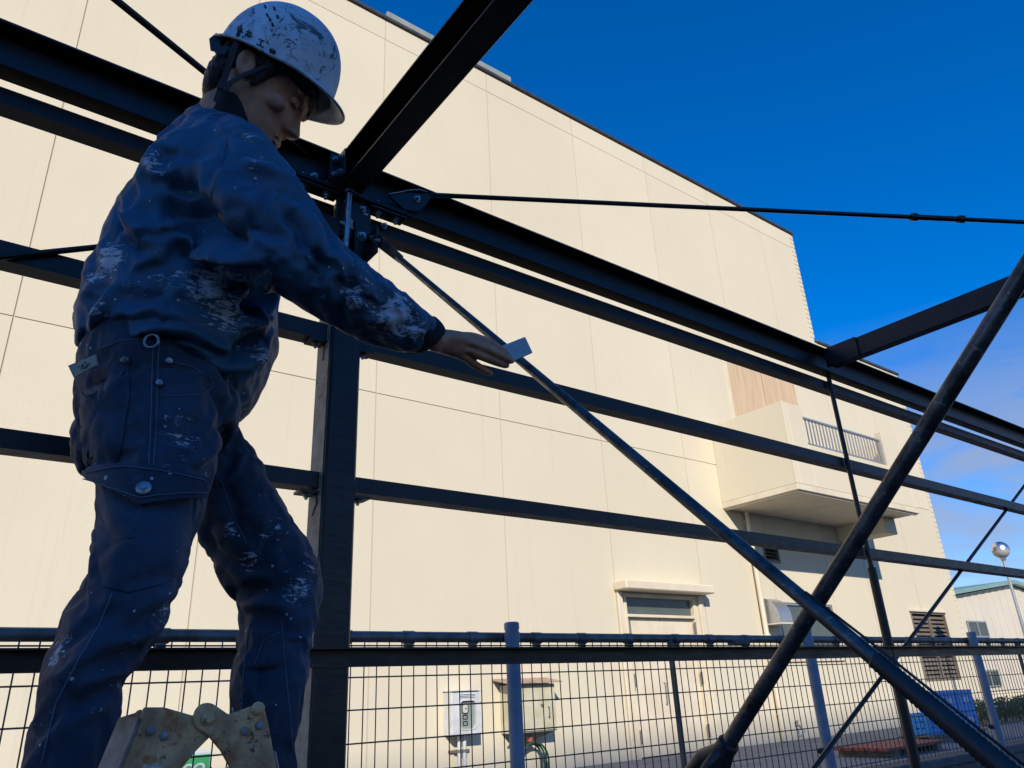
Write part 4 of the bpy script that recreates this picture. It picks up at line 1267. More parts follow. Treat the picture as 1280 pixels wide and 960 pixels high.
# torso of the jacket (back edge, front edge)
TOR = pl([
    (99, 449, 294, 512, 1.27, .168, -.045),
    (95, 430, 328, 482, 1.27, .180, -.05),
    (101, 403, 348, 438, 1.27, .186, -.05),
    (104, 368, 343, 392, 1.265, .174, -.05),
    (110, 332, 349, 345, 1.26, .176, -.05),
    (129, 297, 354, 300, 1.255, .182, -.05),
    (151, 254, 354, 262, 1.25, .180, -.05),
    (177, 213, 346, 235, 1.25, .150, -.045),
    (202, 175, 336, 212, 1.25, .105, -.03),
    (222, 152, 322, 190, 1.25, .075, -.02),
    (243, 139, 308, 172, 1.25, .055, -.01)])
TOR = shrink(TOR, .965)
SLV = pl([
    (312, 160, 258, 205, 1.16, .040),
    (336, 180, 248, 255, 1.10, .064),
    (362, 222, 256, 296, 1.06, .072),
    (385, 252, 286, 334, 1.03, .074),
    (407, 287, 332, 353, 1.01, .070),
    (430, 314, 383, 373, 1.005, .062),
    (470, 345, 424, 399, 1.008, .055),
    (508, 373, 467, 421, 1.015, .050),
    (530, 391, 498, 433, 1.02, .043),
    (542, 402, 517, 439, 1.024, .033)])
# left sleeve, on the far side of the body
SLL = dens([(onY(330, 170, 1.42), onY(250, 215, 1.42), .06), (onY(318, 215, 1.47), onY(232, 250, 1.47), .075), (onY(300, 275, 1.50), onY(215, 285, 1.50), .07),
            (onY(290, 330, 1.50), onY(215, 345, 1.50), .065), (onY(285, 372, 1.49), onY(222, 400, 1.49), .055), (onY(285, 400, 1.48), onY(238, 432, 1.48), .045)])
COLR = pl([(240, 165, 322, 195, 1.25, .070), (246, 148, 312, 178, 1.25, .064), (251, 135, 300, 162, 1.25, .056), (256, 125, 294, 152, 1.25, .050)], 2)
# nothing of the jacket stands higher than the traced line of back, near shoulder and arm
TOPL = [(60, 470), (96, 425), (104, 390), (108, 332), (129, 297), (151, 252), (177, 211), (202, 173), (224, 149), (243, 137), (262, 133), (282, 137), (302, 145), (326, 158), (345, 180), (366, 220), (386, 250), (410, 288), (432, 314), (472, 345), (510, 373), (545, 402)]
def under(b_):
    V_ = np.array(b_.v)
    for it in range(12):
        p = proj(V_)
        lim = np.interp(p[:, 0], [q[0] for q in TOPL], [q[1] for q in TOPL])
        over = np.clip(lim - p[:, 1], 0, None)
        if over.max() < .5: break
        V_[:, 2] -= over * .0011
    b_.v = [tuple(v) for v in V_]
    return b_
jk = remesh([under(loft(TOR, 40, 2.4)), under(loft(SLV, 28, 2.3)), under(loft(SLL, 24, 2.2)), loft(COLR, 28, 2.2)], .0094, 4, .5)
JF = [  # (photo-traced crease, width, height)
    ([(150, 250), (156, 270), (166, 290), (182, 303), (206, 312)], .011, .015),
    ([(168, 292), (200, 288), (240, 284)], .012, .013),
    ([(186, 303), (225, 301), (256, 314), (300, 324), (345, 327)], .012, .020),
    ([(190, 240), (215, 262), (250, 268), (290, 262)], .022, -.020),
    ([(205, 228), (235, 236), (262, 232)], .013, -.013),
    ([(235, 290), (275, 296), (320, 306)], .020, -.024),
    ([(300, 270), (335, 288), (360, 306)], .018, -.013),
    ([(180, 222), (205, 218), (232, 226), (262, 240)], .012, .009),
    ([(140, 352), (120, 380), (112, 400)], .013, -.014),
    ([(148, 355), (142, 375), (122, 402), (108, 425)], .010, .012),
    ([(160, 340), (200, 322), (226, 303)], .011, .011),
    ([(150, 392), (190, 372), (222, 352)], .014, -.010),
    ([(120, 402), (150, 392), (185, 390), (230, 400), (262, 405)], .010, .008),
    ([(96, 436), (120, 424), (150, 414), (190, 409), (240, 415), (285, 434), (300, 450)], .012, .012),
    ([(105, 418), (140, 408), (190, 404), (240, 412), (290, 428), (328, 446)], .0085, -.010),
    ([(100, 432), (140, 418), (190, 413), (240, 420), (285, 440)], .008, .008),
    ([(306, 352), (318, 372), (316, 398)], .016, -.026),
    ([(292, 385), (312, 362), (334, 340)], .007, .010),
    ([(330, 338), (336, 365), (334, 395)], .009, .011),
    ([(284, 448), (305, 436), (340, 424)], .011, -.020),
    ([(280, 462), (305, 452), (338, 440)], .009, .014),
    ([(286, 486), (304, 470), (326, 462)], .010, -.016),
    ([(300, 412), (322, 408), (344, 404)], .009, .010),
    ([(300, 470), (318, 455), (338, 445)], .010, .010),
    ([(296, 218), (318, 222), (345, 236), (372, 250)], .012, -.012),
    ([(296, 205), (325, 210), (352, 224)], .010, .008),
    ([(285, 165), (276, 205), (262, 248)], .006, -.004),
    ([(300, 168), (318, 176), (332, 196)], .012, .007),
    ([(210, 175), (196, 200), (186, 228)], .012, .008),
    ([(222, 180), (212, 205), (204, 228)], .010, -.006),
    ([(352, 262), (372, 285), (380, 320)], .012, -.011),
    ([(372, 262), (392, 290), (396, 325)], .010, .009),
    ([(395, 305), (402, 335), (392, 366)], .011, -.010),
    ([(412, 310), (418, 340), (405, 376)], .009, .008),
    ([(432, 325), (440, 355), (424, 388)], .010, -.008),
    ([(455, 345), (450, 372), (440, 395)], .008, .006),
    ([(470, 352), (478, 378), (458, 408)], .009, -.007),
    ([(495, 372), (494, 394), (480, 416)], .008, .007),
    ([(512, 384), (514, 404), (496, 426)], .008, -.007),
    ([(526, 392), (524, 412), (508, 432)], .007, .007),
    ([(380, 290), (430, 335), (480, 378), (520, 405)], .012, .005),
    ([(170, 232), (150, 280), (128, 320)], .014, -.008),
]
folds_on(jk, [(p, w, a * 1.35) for p, w, a in JF])
buckle(jk, 11, .16, .10, .3)
jk = subdiv(jk)
creases(jk, .0026, 15.0, 31.0, (1.2, 1, .9))
jt = bvh(jk)
def pick(t, x, y, fb_=None):
    h = cast(t, x, y)
    return np.array(h[0]) if h[0] is not None else fb_
stain_attr(jk, [(pick(jt, x, y), r_, k) for x, y, r_, k in ((200, 270, .05, .3), (250, 200, .05, .35), (300, 240, .05, .3), (160, 360, .05, .45), (190, 330, .05, .4), (400, 330, .04, .5), (470, 385, .04, .7), (265, 355, .055, .85), (225, 345, .05, .6), (310, 350, .045, .8), (285, 385, .05, .8), (240, 380, .04, .5), (135, 322, .035, .9), (120, 345, .03, .7), (325, 200, .040, .62), (312, 168, .035, .62), (190, 200, .035, .7), (225, 192, .03, .45), (440, 360, .05, .7), (500, 400, .05, .95), (520, 415, .03, .8), (330, 440, .04, .8), (120, 380, .03, .7), (350, 290, .05, .25), (140, 405, .05, .3), (380, 315, .05, .4)) if pick(jt, x, y) is not None])
JO = obj_of(jk, 'jacket', M['jacket'], PER)
def seam(tree, pts, r_, mat, parent, name='seam', off=0.0, n=6):
    P = []
    for (p, q) in zip(pts[:-1], pts[1:]):
        L_ = max(2, int(math.hypot(q[0] - p[0], q[1] - p[1]) / 4))
        for k in range(L_ + (1 if q is pts[-1] else 0)):
            h = cast(tree, p[0] + (q[0] - p[0]) * k / L_, p[1] + (q[1] - p[1]) * k / L_)
            if h[0] is not None:
                v = np.array(h[0]) + np.array(h[1]) * off
                if not P or np.linalg.norm(v - P[-1]) < .05: P.append(v)
    if len(P) > 2: return MB().tube(P, r_, n).build(name, mat, parent, smooth=True)
seam(jt, [(287, 160), (276, 205), (262, 250)], .0011, M['stitch'], JO)
seam(jt, [(277, 322), (272, 360), (266, 398)], .0011, M['stitch'], JO)
seam(jt, [(336, 338), (312, 358), (291, 382)], .0013, M['stitch'], JO, 'pocket_edge')
seam(jt, [(183, 304), (200, 322), (218, 342)], .0010, M['stitch'], JO)
seam(jt, [(338, 340), (337, 372), (328, 404)], .0016, M['stitch'], JO, 'pocket_edge')
# knitted cuff
CUF = pl([(536, 397, 510, 437, 1.0225, .036), (541, 402, 516, 440, 1.024, .037), (546, 408, 522, 441, 1.0255, .036), (549, 412, 527, 441, 1.027, .030)], 5)
cf = loft(CUF, 48, 2.1)
for i, v in enumerate(cf.v):
    k = i % 48
    c0 = np.mean(cf.v[(i // 48) * 48:(i // 48) * 48 + 48], axis=0)
    cf.v[i] = tuple(c0 + (np.array(v) - c0) * (1 + .03 * (1 if k % 2 else -1)))
cf.build('cuff', M['knit'], JO, smooth=True)

# ---- trousers
PEL = pl([
    (126, 418, 280, 436, 1.27, .135, -.04),
    (97, 456, 270, 484, 1.265, .150, -.03),
    (93, 492, 279, 510, 1.26, .158, 0),
    (97, 535, 284, 534, 1.255, .155, .02),
    (106, 572, 284, 556, 1.25, .13, .02)])
LGR = pl([
    (94, 500, 272, 505, 1.185, .105),
    (101, 556, 280, 560, 1.17, .106),
    (113, 600, 268, 612, 1.155, .104),
    (114, 648, 256, 655, 1.14, .098),
    (107, 700, 241, 696, 1.12, .090),
    (90, 742, 225, 742, 1.105, .084),
    (68, 796, 203, 790, 1.095, .080),
    (50, 850, 163, 840, 1.09, .078),
    (36, 905, 146, 884, 1.085, .074),
    (22, 962, 136, 950, 1.08, .070),
    (6, 1040, 124, 1028, 1.075, .066),
    (-10, 1130, 112, 1118, 1.07, .062)])
LGL = pl([
    (160, 520, 284, 516, 1.345, .095),
    (200, 566, 304, 556, 1.35, .092),
    (233, 618, 332, 606, 1.345, .088),
    (252, 670, 361, 654, 1.335, .083),
    (276, 716, 388, 696, 1.32, .078),
    (301, 748, 400, 738, 1.305, .074),
    (301, 784, 393, 778, 1.295, .070),
    (294, 822, 384, 824, 1.285, .068),
    (289, 862, 378, 866, 1.275, .066),
    (292, 905, 371, 908, 1.265, .063),
    (298, 962, 365, 962, 1.255, .060),
    (302, 1060, 358, 1062, 1.245, .057),
    (300, 1120, 356, 1122, 1.24, .055)])
LGR = [q for i, (A, B, d_) in enumerate(LGR) for q in shrink([(A, B, d_)], .90 if i < 12 else min(.97, .90 + .01 * (i - 12)))]
PEL = shrink(PEL, .955)
LGL = shrink(LGL, .96)
tr = remesh([loft(PEL, 36, 2.4), loft(LGR, 28, 2.2), loft(LGL, 28, 2.2)], .0098, 4, .5)
TF = [
    ([(262, 520), (240, 545), (205, 560)], .012, -.006),
    ([(285, 545), (262, 570), (235, 590)], .010, .006),
    ([(120, 596), (112, 580), (108, 560)], .008, -.008),
    ([(225, 740), (185, 760), (140, 772)], .010, .007),
    ([(218, 762), (175, 782), (128, 800)], .012, -.009),
    ([(205, 790), (165, 800), (115, 818), (75, 850)], .011, .010),
    ([(196, 808), (155, 822), (110, 842)], .012, -.010),
    ([(162, 842), (120, 852), (85, 868)], .010, .008),
    ([(155, 862), (110, 878), (70, 900)], .012, -.008),
    ([(100, 720), (85, 760), (60, 810)], .014, .005),
    ([(300, 748), (325, 742), (352, 735)], .010, -.010),
    ([(302, 762), (335, 758), (365, 762)], .010, .008),
    ([(304, 780), (340, 782), (378, 790)], .011, -.008),
    ([(290, 840), (322, 832), (358, 826)], .010, .005),
    ([(262, 690), (292, 705), (322, 715)], .012, -.006),
    ([(300, 560), (285, 585), (262, 600)], .012, -.008),
    ([(298, 800), (306, 850), (302, 900)], .008, .005),
    ([(330, 760), (322, 820), (318, 880)], .012, -.004),
    ([(200, 470), (196, 520), (190, 570)], .007, -.003),
    ([(262, 430), (284, 462), (292, 495)], .010, -.007),
    ([(130, 470), (120, 505), (104, 545)], .012, -.005),
    ([(118, 640), (122, 690), (108, 735)], .010, .005),
]
folds_on(tr, [(p, w, a * 1.3) for p, w, a in TF])
tt0 = bvh(tr)
buckle(tr, 11, .10, .13, .5)
tr = subdiv(tr)
creases(tr, .0010, 20.0, 51.0, (1.0, 1, 1.0))
tt = bvh(tr)
stain_attr(tr, [(pick(tt, x, y), r_, k) for x, y, r_, k in ((150, 530, .04, .35), (130, 660, .05, .35), (180, 800, .04, .4), (120, 860, .05, .35), (340, 800, .04, .35), (345, 660, .04, .5), (215, 580, .04, .4), (260, 590, .03, .5), (228, 540, .03, .6), (275, 530, .03, .35), (205, 660, .045, .4), (200, 690, .022, .9), (205, 760, .03, .6), (290, 660, .018, .6), (312, 700, .022, .65), (375, 735, .035, .62), (388, 705, .025, .6), (362, 735, .018, .6), (155, 612, .03, .5), (230, 612, .025, .6), (70, 815, .02, .8), (45, 905, .03, .4), (330, 615, .025, .4)) if pick(tt, x, y) is not None])
TO = obj_of(tr, 'trousers', M['denim'], PER)
def patch(tree, poly, off, name, mat, parent, rings=8, per=10, puff=0.0):
    """a cut of cloth sewn on: outline traced on the surface, lifted by off, with thickness"""
    c0 = np.mean(np.array(poly, float), axis=0)
    out = []
    for p, q in zip(poly, poly[1:] + poly[:1]):
        for k in range(per): out.append(np.array(p, float) + (np.array(q, float) - np.array(p, float)) * k / per)
    n = len(out); b = MB(); V_ = []; ok = True
    def hit(x, y):
        h = cast(tree, x, y); return h if h[0] is not None else None
    h0 = hit(*c0)
    base = [(np.array(h0[0]), np.array(h0[1]))]
    for r_ in range(1, rings + 1):
        for o_ in out:
            xy = c0 + (o_ - c0) * r_ / rings
            h = None; s = 1.0
            while h is None and s > .5:
                h = hit(*(c0 + (xy - c0) * s)); s -= .04
            base.append((np.array(h[0]), np.array(h[1])))
    top = []
    for i, (p, nn) in enumerate(base):
        r_ = 0 if i == 0 else (i - 1) // n + 1
        top.append(p + nn * (off + puff * (1 - (r_ / rings) ** 2)))
    vs_ = list(top); fs = []
    for k in range(n): fs.append((0, 1 + k, 1 + (k + 1) % n))
    for r_ in range(rings - 1):
        for k in range(n):
            a = 1 + r_ * n; fs.append((a + k, a + n + k, a + n + (k + 1) % n, a + (k + 1) % n))
    e0 = 1 + (rings - 1) * n; s0 = len(vs_)
    for k in range(n): vs_.append(base[e0 + k][0] - base[e0 + k][1] * .003)
    for k in range(n): fs.append((e0 + k, s0 + k, s0 + (k + 1) % n, e0 + (k + 1) % n))
    b.add(vs_, fs)
    o = b.build(name, mat, parent, smooth=50)
    return o
M['denim2'] = cloth('paint_flecked_denim_pocket', (.032, .059, .102), (.010, .018, .034), (.56, .60, .64), .612, 1200, (.08, .125, .185))
patch(tt, [(122, 596), (180, 600), (240, 612), (238, 660), (230, 712), (205, 730), (160, 742), (130, 734), (122, 690)], .003, 'cargo_pocket', M['denim2'], TO, puff=.010)
tt2 = tt
patch(tt0, [(119, 594), (128, 583), (165, 584), (246, 600), (245, 623), (205, 632), (179, 638)], .019, 'pocket_flap', M['denim2'], TO, puff=.003)
patch(tt, [(96, 468), (130, 456), (161, 449), (162, 500), (152, 560), (142, 590), (112, 588), (103, 545)], .003, 'back_pocket', M['denim2'], TO, puff=.005)
def button(tree, x, y, r_, off, parent, name='button'):
    h = cast(tree, x, y)
    if h[0] is None: return
    p = np.array(h[0]); nn = np.array(h[1]); nn = nn / np.linalg.norm(nn)
    b = MB().tube([p + nn * (off - .002), p + nn * (off + .0015), p + nn * (off + .003), p + nn * (off + .0032)], [r_, r_, r_ * .75, r_ * .35], 18)
    b.tube([p + nn * (off + .0033), p + nn * (off + .0052)], r_ * .4, 12)
    return b.build(name, M['button'], parent, smooth=40)
button(tt0, 183, 620, .0095, .0225, TO)
for x, y in ((157, 450), (211, 452), (200, 480)): button(tt, x, y, .0052, .004, TO, 'rivet')
MM = M['stitch']
for pts in ([(192, 428), (190, 470), (188, 530), (186, 582)], [(199, 428), (197, 470), (195, 530), (192, 582)],
            [(211, 452), (240, 458), (262, 472), (268, 482), (255, 492), (225, 495), (200, 494)],
            [(124, 437), (150, 426), (190, 422), (235, 428), (262, 440)],
            [(130, 600), (128, 650), (124, 690)], [(166, 640), (156, 690), (140, 730)], [(194, 640), (184, 690), (174, 735)],
            [(219, 636), (224, 670), (228, 708)], [(140, 742), (125, 780), (95, 830), (70, 880), (52, 955)],
            [(190, 540), (220, 548), (245, 566)], [(276, 600), (290, 640), (308, 680)], [(352, 775), (356, 830), (362, 890), (366, 940)],
            [(312, 780), (304, 840), (302, 900)], [(350, 790), (330, 800), (318, 830)]):
    seam(tt, pts, .0009, MM, TO, 'stitching', .0005)
for pts in ([(124, 592), (165, 590), (242, 605)], [(126, 599), (178, 632), (241, 619)]):
    seam(tt0, pts, .0008, MM, TO, 'stitching', .0222)
# belt ring and the tag in the back pocket
h = cast(tt, 189, 434)
if h[0] is not None:
    p = np.array(h[0]) + np.array(h[1]) * .014
    ax = CR * .8 + np.array([0, 0, 0]); up_ = np.cross(np.array(h[1]), CR); up_ = np.array([0, 0, 1.0])
    ring = [p + .0105 * (CR * math.cos(t) + up_ * math.sin(t)) for t in np.linspace(0, 2 * math.pi, 25)]
    MB().tube(ring, .0022, 8, caps=False).build('belt_ring', M['button'], TO, smooth=True)
tgp = [atD(85, 457, 1.10), atD(119, 443, 1.095), atD(121, 456, 1.092), atD(92, 472, 1.095)]
tgo = MB().prism(tgp, CF * .004).build('tag', M['tagcloth'], TO)
tq = [(98, 459), (103, 455), (101, 462), (107, 452), (109, 458), (104, 461), (112, 454)]
MB().tube([atD(x, y, 1.0915 + .0022 * (119 - x) / 34) for x, y in tq], .0006, 6).build('tag_scribble', M['ink'], TO)

# ---- body: one continuous skin from head to feet
parts = []
prof = [(-.117, .076, .040, .020), (-.106, .085, .012, .036), (-.092, .0865, -.018, .047), (-.078, .087, -.045, .054), (-.064, .0885, -.064, .059), (-.048, .087, -.078, .0635), (-.03, .089, -.087, .0675), (-.01, .087, -.092, .0705), (.008, .0845, -.095, .0725), (.024, .0915, -.097, .074), (.045, .0945, -.098, .0755), (.068, .089, -.094, .073), (.088, .072, -.081, .062), (.103, .044, -.056, .042), (.112, .010, -.020, .014)]
prof = [(z, xf, max(xb, -.086), w) for z, xf, xb, w in prof]
S = []
for z, xf, xb, w in prof: S.append((hp3(xf, 0, z), hp3(xb, 0, z), w))
parts.append(loft(dens(S, 4), 48, 2.25))
# nose, lips, brow
nb = [(.022, .0905, .006), (.006, .0955, .007), (-.010, .103, .009), (-.024, .111, .0115), (-.034, .1165, .0145), (-.0415, .113, .0155), (-.046, .100, .012)]
parts.append(loft(dens([(hp3(x, 0, z), hp3(.072, 0, z), w) for z, x, w in nb], 3), 20, 2.0))
for s in (-1, 1):
    parts.append(MB().sphere((0, 0, 0), .0085, 12, 8)); b = parts[-1]; b.v = [tuple(hp3(v[0] * 1.2 + .096, v[1] + s * .011, v[2] * .85 - .0375)) for v in b.v]
    e_ = MB().sphere((0, 0, 0), 1, 16, 12); e_.v = [tuple(hp3(v[0] * .019 - .018 - .006 * v[2], s * (.0775 + .006 * (1 if v[0] < 0 else .2) * abs(v[0])) + v[1] * .0065, v[2] * .029 - .002)) for v in e_.v]; parts.append(e_)
    bz = MB().sphere((0, 0, 0), 1, 14, 8); bz.v = [tuple(hp3(v[0] * .012 + .0815, v[1] * .024 + s * .030, v[2] * .0065 + .026)) for v in bz.v]; parts.append(bz)
    ck = MB().sphere((0, 0, 0), 1, 14, 8); ck.v = [tuple(hp3(v[0] * .030 + .052, v[1] * .016 + s * .052, v[2] * .020 - .022)) for v in ck.v]; parts.append(ck)
for z, w, x in ((-.0675, .022, .0885), (-.0775, .019, .0875)):
    lb = MB().sphere((0, 0, 0), 1, 14, 8); lb.v = [tuple(hp3(v[0] * .0075 + x, v[1] * w, v[2] * .0055 + z)) for v in lb.v]; parts.append(lb)
# neck, torso, limbs inside the clothes
nk = onY(294, 188, 1.235)
parts.append(chain([hp3(-.022, 0, -.03), hp3(-.022, 0, -.075), (hp3(-.022, 0, -.075) + nk) / 2, nk, onY(285, 225, 1.25)], [.052, .050, .049, .054, .08], 24))
parts.append(under(loft(shrink(TOR, .76), 32, 2.3))); parts.append(loft(shrink(SLV, .62)[3:], 18)); parts.append(loft(shrink(SLL, .62), 18))
parts.append(MB().tube([onY(272, 240, 1.17), onY(300, 262, 1.08), onY(345, 305, 1.02)], [.04, .042, .04], 16))
parts.append(loft(shrink(PEL, .78), 28, 2.3)); parts.append(loft(shrink(LGR, .58), 20)); parts.append(loft(shrink(LGL, .58), 20))
# right hand
HD = [(548, 413, 534, 437, 1.318, .0185), (556, 412.5, 541, 439, 1.330, .0180), (568, 413, 553, 442.5, 1.345, .0170), (580, 415, 566, 446.5, 1.358, .0160), (589, 417.5, 577, 448.5, 1.368, .0140), (596, 421, 584, 450, 1.376, .0105)]
HS = [(atD(518, 400, 1.300), atD(505, 426, 1.300), .022)] + [(atD(a, b, e), atD(c_, d_, e), t) for a, b, c_, d_, e, t in HD]
parts.append(loft(dens(HS, 4), 28, 2.5))
def finger(pts, rads): return chain([atD(*p) for p in pts], [r_ * 1.10 for r_ in rads], 16, 5)
FNG = [
    ([(580, 421, 1.363), (592, 422.5, 1.370), (608, 427.5, 1.384), (622, 434.5, 1.400), (631.5, 440.5, 1.413)], [.0085, .0090, .0080, .0073, .0060]),
    ([(578, 428, 1.358), (591, 430, 1.362), (610, 437, 1.378), (627, 445, 1.396), (638, 450.5, 1.409)], [.0090, .0094, .0083, .0076, .0063]),
    ([(574, 436, 1.358), (587, 438.5, 1.362), (605, 446, 1.378), (621, 452.5, 1.395), (631.5, 456.5, 1.409)], [.0085, .0090, .0080, .0073, .0060]),
    ([(568, 441, 1.360), (581, 446, 1.366), (592, 454.5, 1.380), (603, 461.5, 1.394), (611.5, 466, 1.404)], [.0080, .0082, .0072, .0066, .0055]),
    ([(556, 424, 1.345), (572, 426, 1.375), (594, 433, 1.412), (616, 444, 1.452), (628, 451, 1.470)], [.014, .0135, .011, .0095, .0075]),
]
for p, r_ in FNG: parts.append(finger(p, r_))
# left hand, hanging behind the body
LW = onY(262, 428, 1.48)
dL = onY(266, 470, 1.47) - onY(256, 410, 1.48); dL /= np.linalg.norm(dL)
sL = np.array([0, 1, 0.0]); fL = np.cross(dL, sL); fL /= np.linalg.norm(fL); sL = np.cross(fL, dL)
parts.append(loft(dens([(LW - dL * .05 + sL * .026, LW - dL * .05 - sL * .026, .022), (LW + sL * .03, LW - sL * .03, .017), (LW + dL * .04 + sL * .039, LW + dL * .04 - sL * .039, .015), (LW + dL * .065 + sL * .04, LW + dL * .065 - sL * .04, .012)], 3), 20, 2.4))
for k, (o_, l_) in enumerate(((-.030, .070), (-.010, .078), (.011, .072), (.030, .056))):
    q = LW + dL * .06 + sL * o_
    parts.append(chain([q - dL * .015, q, q + dL * l_ * .45 + fL * .012, q + dL * l_ * .72 + fL * .034, q + dL * l_ * .78 + fL * .054], [.009, .009, .0082, .0075, .006], 12))
q = LW + dL * .01 - sL * .03
parts.append(chain([q + sL * .01, q - sL * .012 + dL * .02 + fL * .012, q - sL * .018 + dL * .045 + fL * .028, q - sL * .012 + dL * .06 + fL * .045], [.012, .0115, .0095, .007], 12))
bd_ = remesh(parts, .0022, 2, .4)
# eye sockets, lids, knuckle and tendon relief
V = verts(bd_); N = normals(bd_)
D = np.zeros(len(V))
def blob(p, r_, a):
    global D
    D += a * np.exp(-(np.linalg.norm(V - np.asarray(p), axis=1) / r_) ** 2)
for s in (-1, 1):
    blob(hp3(.084, s * .030, .010), .011, -.0055); blob(hp3(.088, s * .014, .010), .007, -.002)
    blob(hp3(.08, s * .046, -.055), .014, -.002)
blob(hp3(-.016, -.086, -.002), .009, -.0035); blob(hp3(.098, 0, -.0725), .006, -.0012); blob(hp3(.088, 0, -.088), .010, -.002)
for p, r_ in FNG[:4]:
    blob(atD(*p[1][:2], p[1][2] - .008), .0065, .0022)
    blob(atD(*p[2][:2], p[2][2] - .007), .0050, .0009)
    a, c_ = np.array(p[1]), np.array([548 + (p[1][0] - 585) * .1, 424 + (p[1][1] - 432) * .25, 1.318])
    for t in (.2, .35, .5, .65): blob(atD(*(a + (c_ - a) * t)[:2], (a + (c_ - a) * t)[2] - .014), .0052, .0009)
for i in range(3):
    a, c_ = np.array(FNG[i][0][1]), np.array(FNG[i + 1][0][1]); q = (a + c_) / 2
    blob(atD(q[0] + 2, q[1], q[2] - .006), .005, -.0035); blob(atD(q[0] - 6, q[1] - 1, q[2] - .010), .006, -.0012)
setverts(bd_, V + N * D[:, None])
BO = obj_of(bd_, 'body', M['skin'], PER)
for s in (-1, 1):
    e = MB().sphere((0, 0, 0), .0108, 18, 12); e.v = [tuple(hp3(v[0] + .0745, v[1] + s * .0305, v[2] + .0085)) for v in e.v]
    e.build('eyeball', M['eye'], BO, smooth=True)
    # upper lid and lashes, gaze lowered
    e = dome(MB(), (0, 0, 0), .0121, -34, 88, 20, 8); e.v = [tuple(hp3(v[0] + .0745, v[1] + s * .0305, v[2] + .0080)) for v in e.v]
    e.build('eyelid', M['skin'], BO, smooth=True)
    MB().tube([hp3(.0745 + .0128 * math.cos(t), s * .0305 + .0128 * math.sin(t), -.0005 - .001 * abs(math.sin(t))) for t in np.linspace(-1.2, 1.2, 9)], .0011, 6).build('lashes', M['hair'], BO, smooth=True)
    bz = MB().sphere((0, 0, 0), 1, 14, 8); bz.v = [tuple(hp3(v[0] * .006 + .0905 - .012 * v[1] ** 2, v[1] * .021 + s * .034, v[2] * .0042 + .0315 - .004 * (v[1] * s > .5))) for v in bz.v]
    bz.build('eyebrow', M['hair'], BO, smooth=True)
# finger nails
for p, r_ in FNG[:4]:
    a = atD(*p[4][:2], p[4][2]); c_ = atD(*p[3][:2], p[3][2]); dd = (a - c_) / np.linalg.norm(a - c_)
    nn = -CF - dd * (-CF @ dd); nn /= np.linalg.norm(nn); ss = np.cross(dd, nn)
    e = MB().sphere((0, 0, 0), 1, 12, 8)
    e.v = [tuple(a + dd * (.0015 + v[0] * .0048) + ss * v[1] * .0042 + nn * (r_[4] * .80 + v[2] * .0013)) for v in e.v]
    m_ = M.setdefault('nail', new_mat('nail', (.56, .30, .20), .35))
    e.build('nail', m_, BO, smooth=True)

# hair under the helmet
hs2 = []
for z, xf, xb, w in ((-.078, -.046, -.070, .030), (-.064, -.036, -.080, .050), (-.044, -.030, -.088, .064), (-.022, -.024, -.092, .0725), (0.0, .010, -.094, .0775), (.012, .048, -.095, .0795), (.024, .074, -.096, .0800), (.036, .0985, -.097, .082), (.060, .1005, -.096, .082), (.085, .08, -.085, .068)):
    hs2.append((hp3(xf, 0, z), hp3(xb, 0, z), w))
hr = remesh([loft(dens(hs2, 3), 40, 2.3)] + [MB().tube([hp3(.020, s * .0735, .03), hp3(.016, s * .0745, -.004), hp3(.010, s * .0740, -.034)], [.020, .011, .004], 10) for s in (-1, 1)], .0035, 2)
V = verts(hr); N = normals(hr)
D = np.array([mnoise.noise(Vector(v) * 130) * .0022 + mnoise.noise(Vector((v[0] * 300, v[1] * 300, v[2] * 40))) * .0014 for v in V])
setverts(hr, V + N * D[:, None])
obj_of(hr, 'hair', M['hair'], PER)
# black high-necked undershirt collar
UC = pl([(252, 156, 326, 196, 1.235, .062), (260, 136, 325, 176, 1.225, .058), (267, 120, 322, 158, 1.218, .056), (270, 115, 319, 153, 1.217, .050)], 1)
loft(dens(UC, 3), 32, 2.1).build('undershirt_collar', M['knit'], PER, smooth=True)

# ---- helmet
HE = empty('helmet', hp3(0, 0, .08)); HE.parent = PER; HE.location -= PER.location
HZ = .0
HEL = HEAD @ Matrix.Translation((0, 0, .056)) @ Matrix.Rotation(R(-8), 4, 'Y') @ Matrix.Rotation(R(7), 4, 'X')
def he3(x, y, z): return np.array(HEL @ Vector((x, y, z)))
def shell_pt(th, v, inset=0.0):
    """th: angle round the head (0 = front); v: 0 crown .. 1 rim .. 2 edge of flange"""
    c_, s__ = math.cos(th), math.sin(th)
    rx, ry, h = .119 - inset, .106 - inset, .140 - inset
    if v <= 1:
        ph = v * math.pi / 2
        rr = math.sin(ph) ** .86; zz = math.cos(ph) ** .92
        x = rx * rr * c_; y = ry * rr * s__; z = HZ + h * zz
        z += .0035 * math.exp(-(y / .030) ** 2) * (1 - v) ** .3
        if v > .8: z -= 0
    else:
        k = v - 1
        wf = .0055 + .031 * max(0, c_) ** 4 + .005 * max(0, -c_) ** 2
        x = (rx + wf * k) * c_; y = (ry + wf * k * .9) * s__
        z = HZ - k * (.004 + .016 * max(0, c_) ** 2 + .002 * max(0, -c_)) - (.010 * k * (1 - k) if c_ > 0 else 0)
    z -= .017 * (1 - abs(c_)) * min(v, 1) ** 3        # rim dips at the sides
    x += .004
    return he3(x, y, z)
def surf(fn, nu, vs_list):
    V_ = []; F_ = []
    for v in vs_list:
        for k in range(nu): V_.append(fn(2 * math.pi * k / nu, v))
    for i in range(len(vs_list) - 1):
        for k in range(nu): F_.append((i * nu + k, i * nu + (k + 1) % nu, (i + 1) * nu + (k + 1) % nu, (i + 1) * nu + k))
    F_.append(tuple(range(nu)))
    return MB().add(V_, F_)
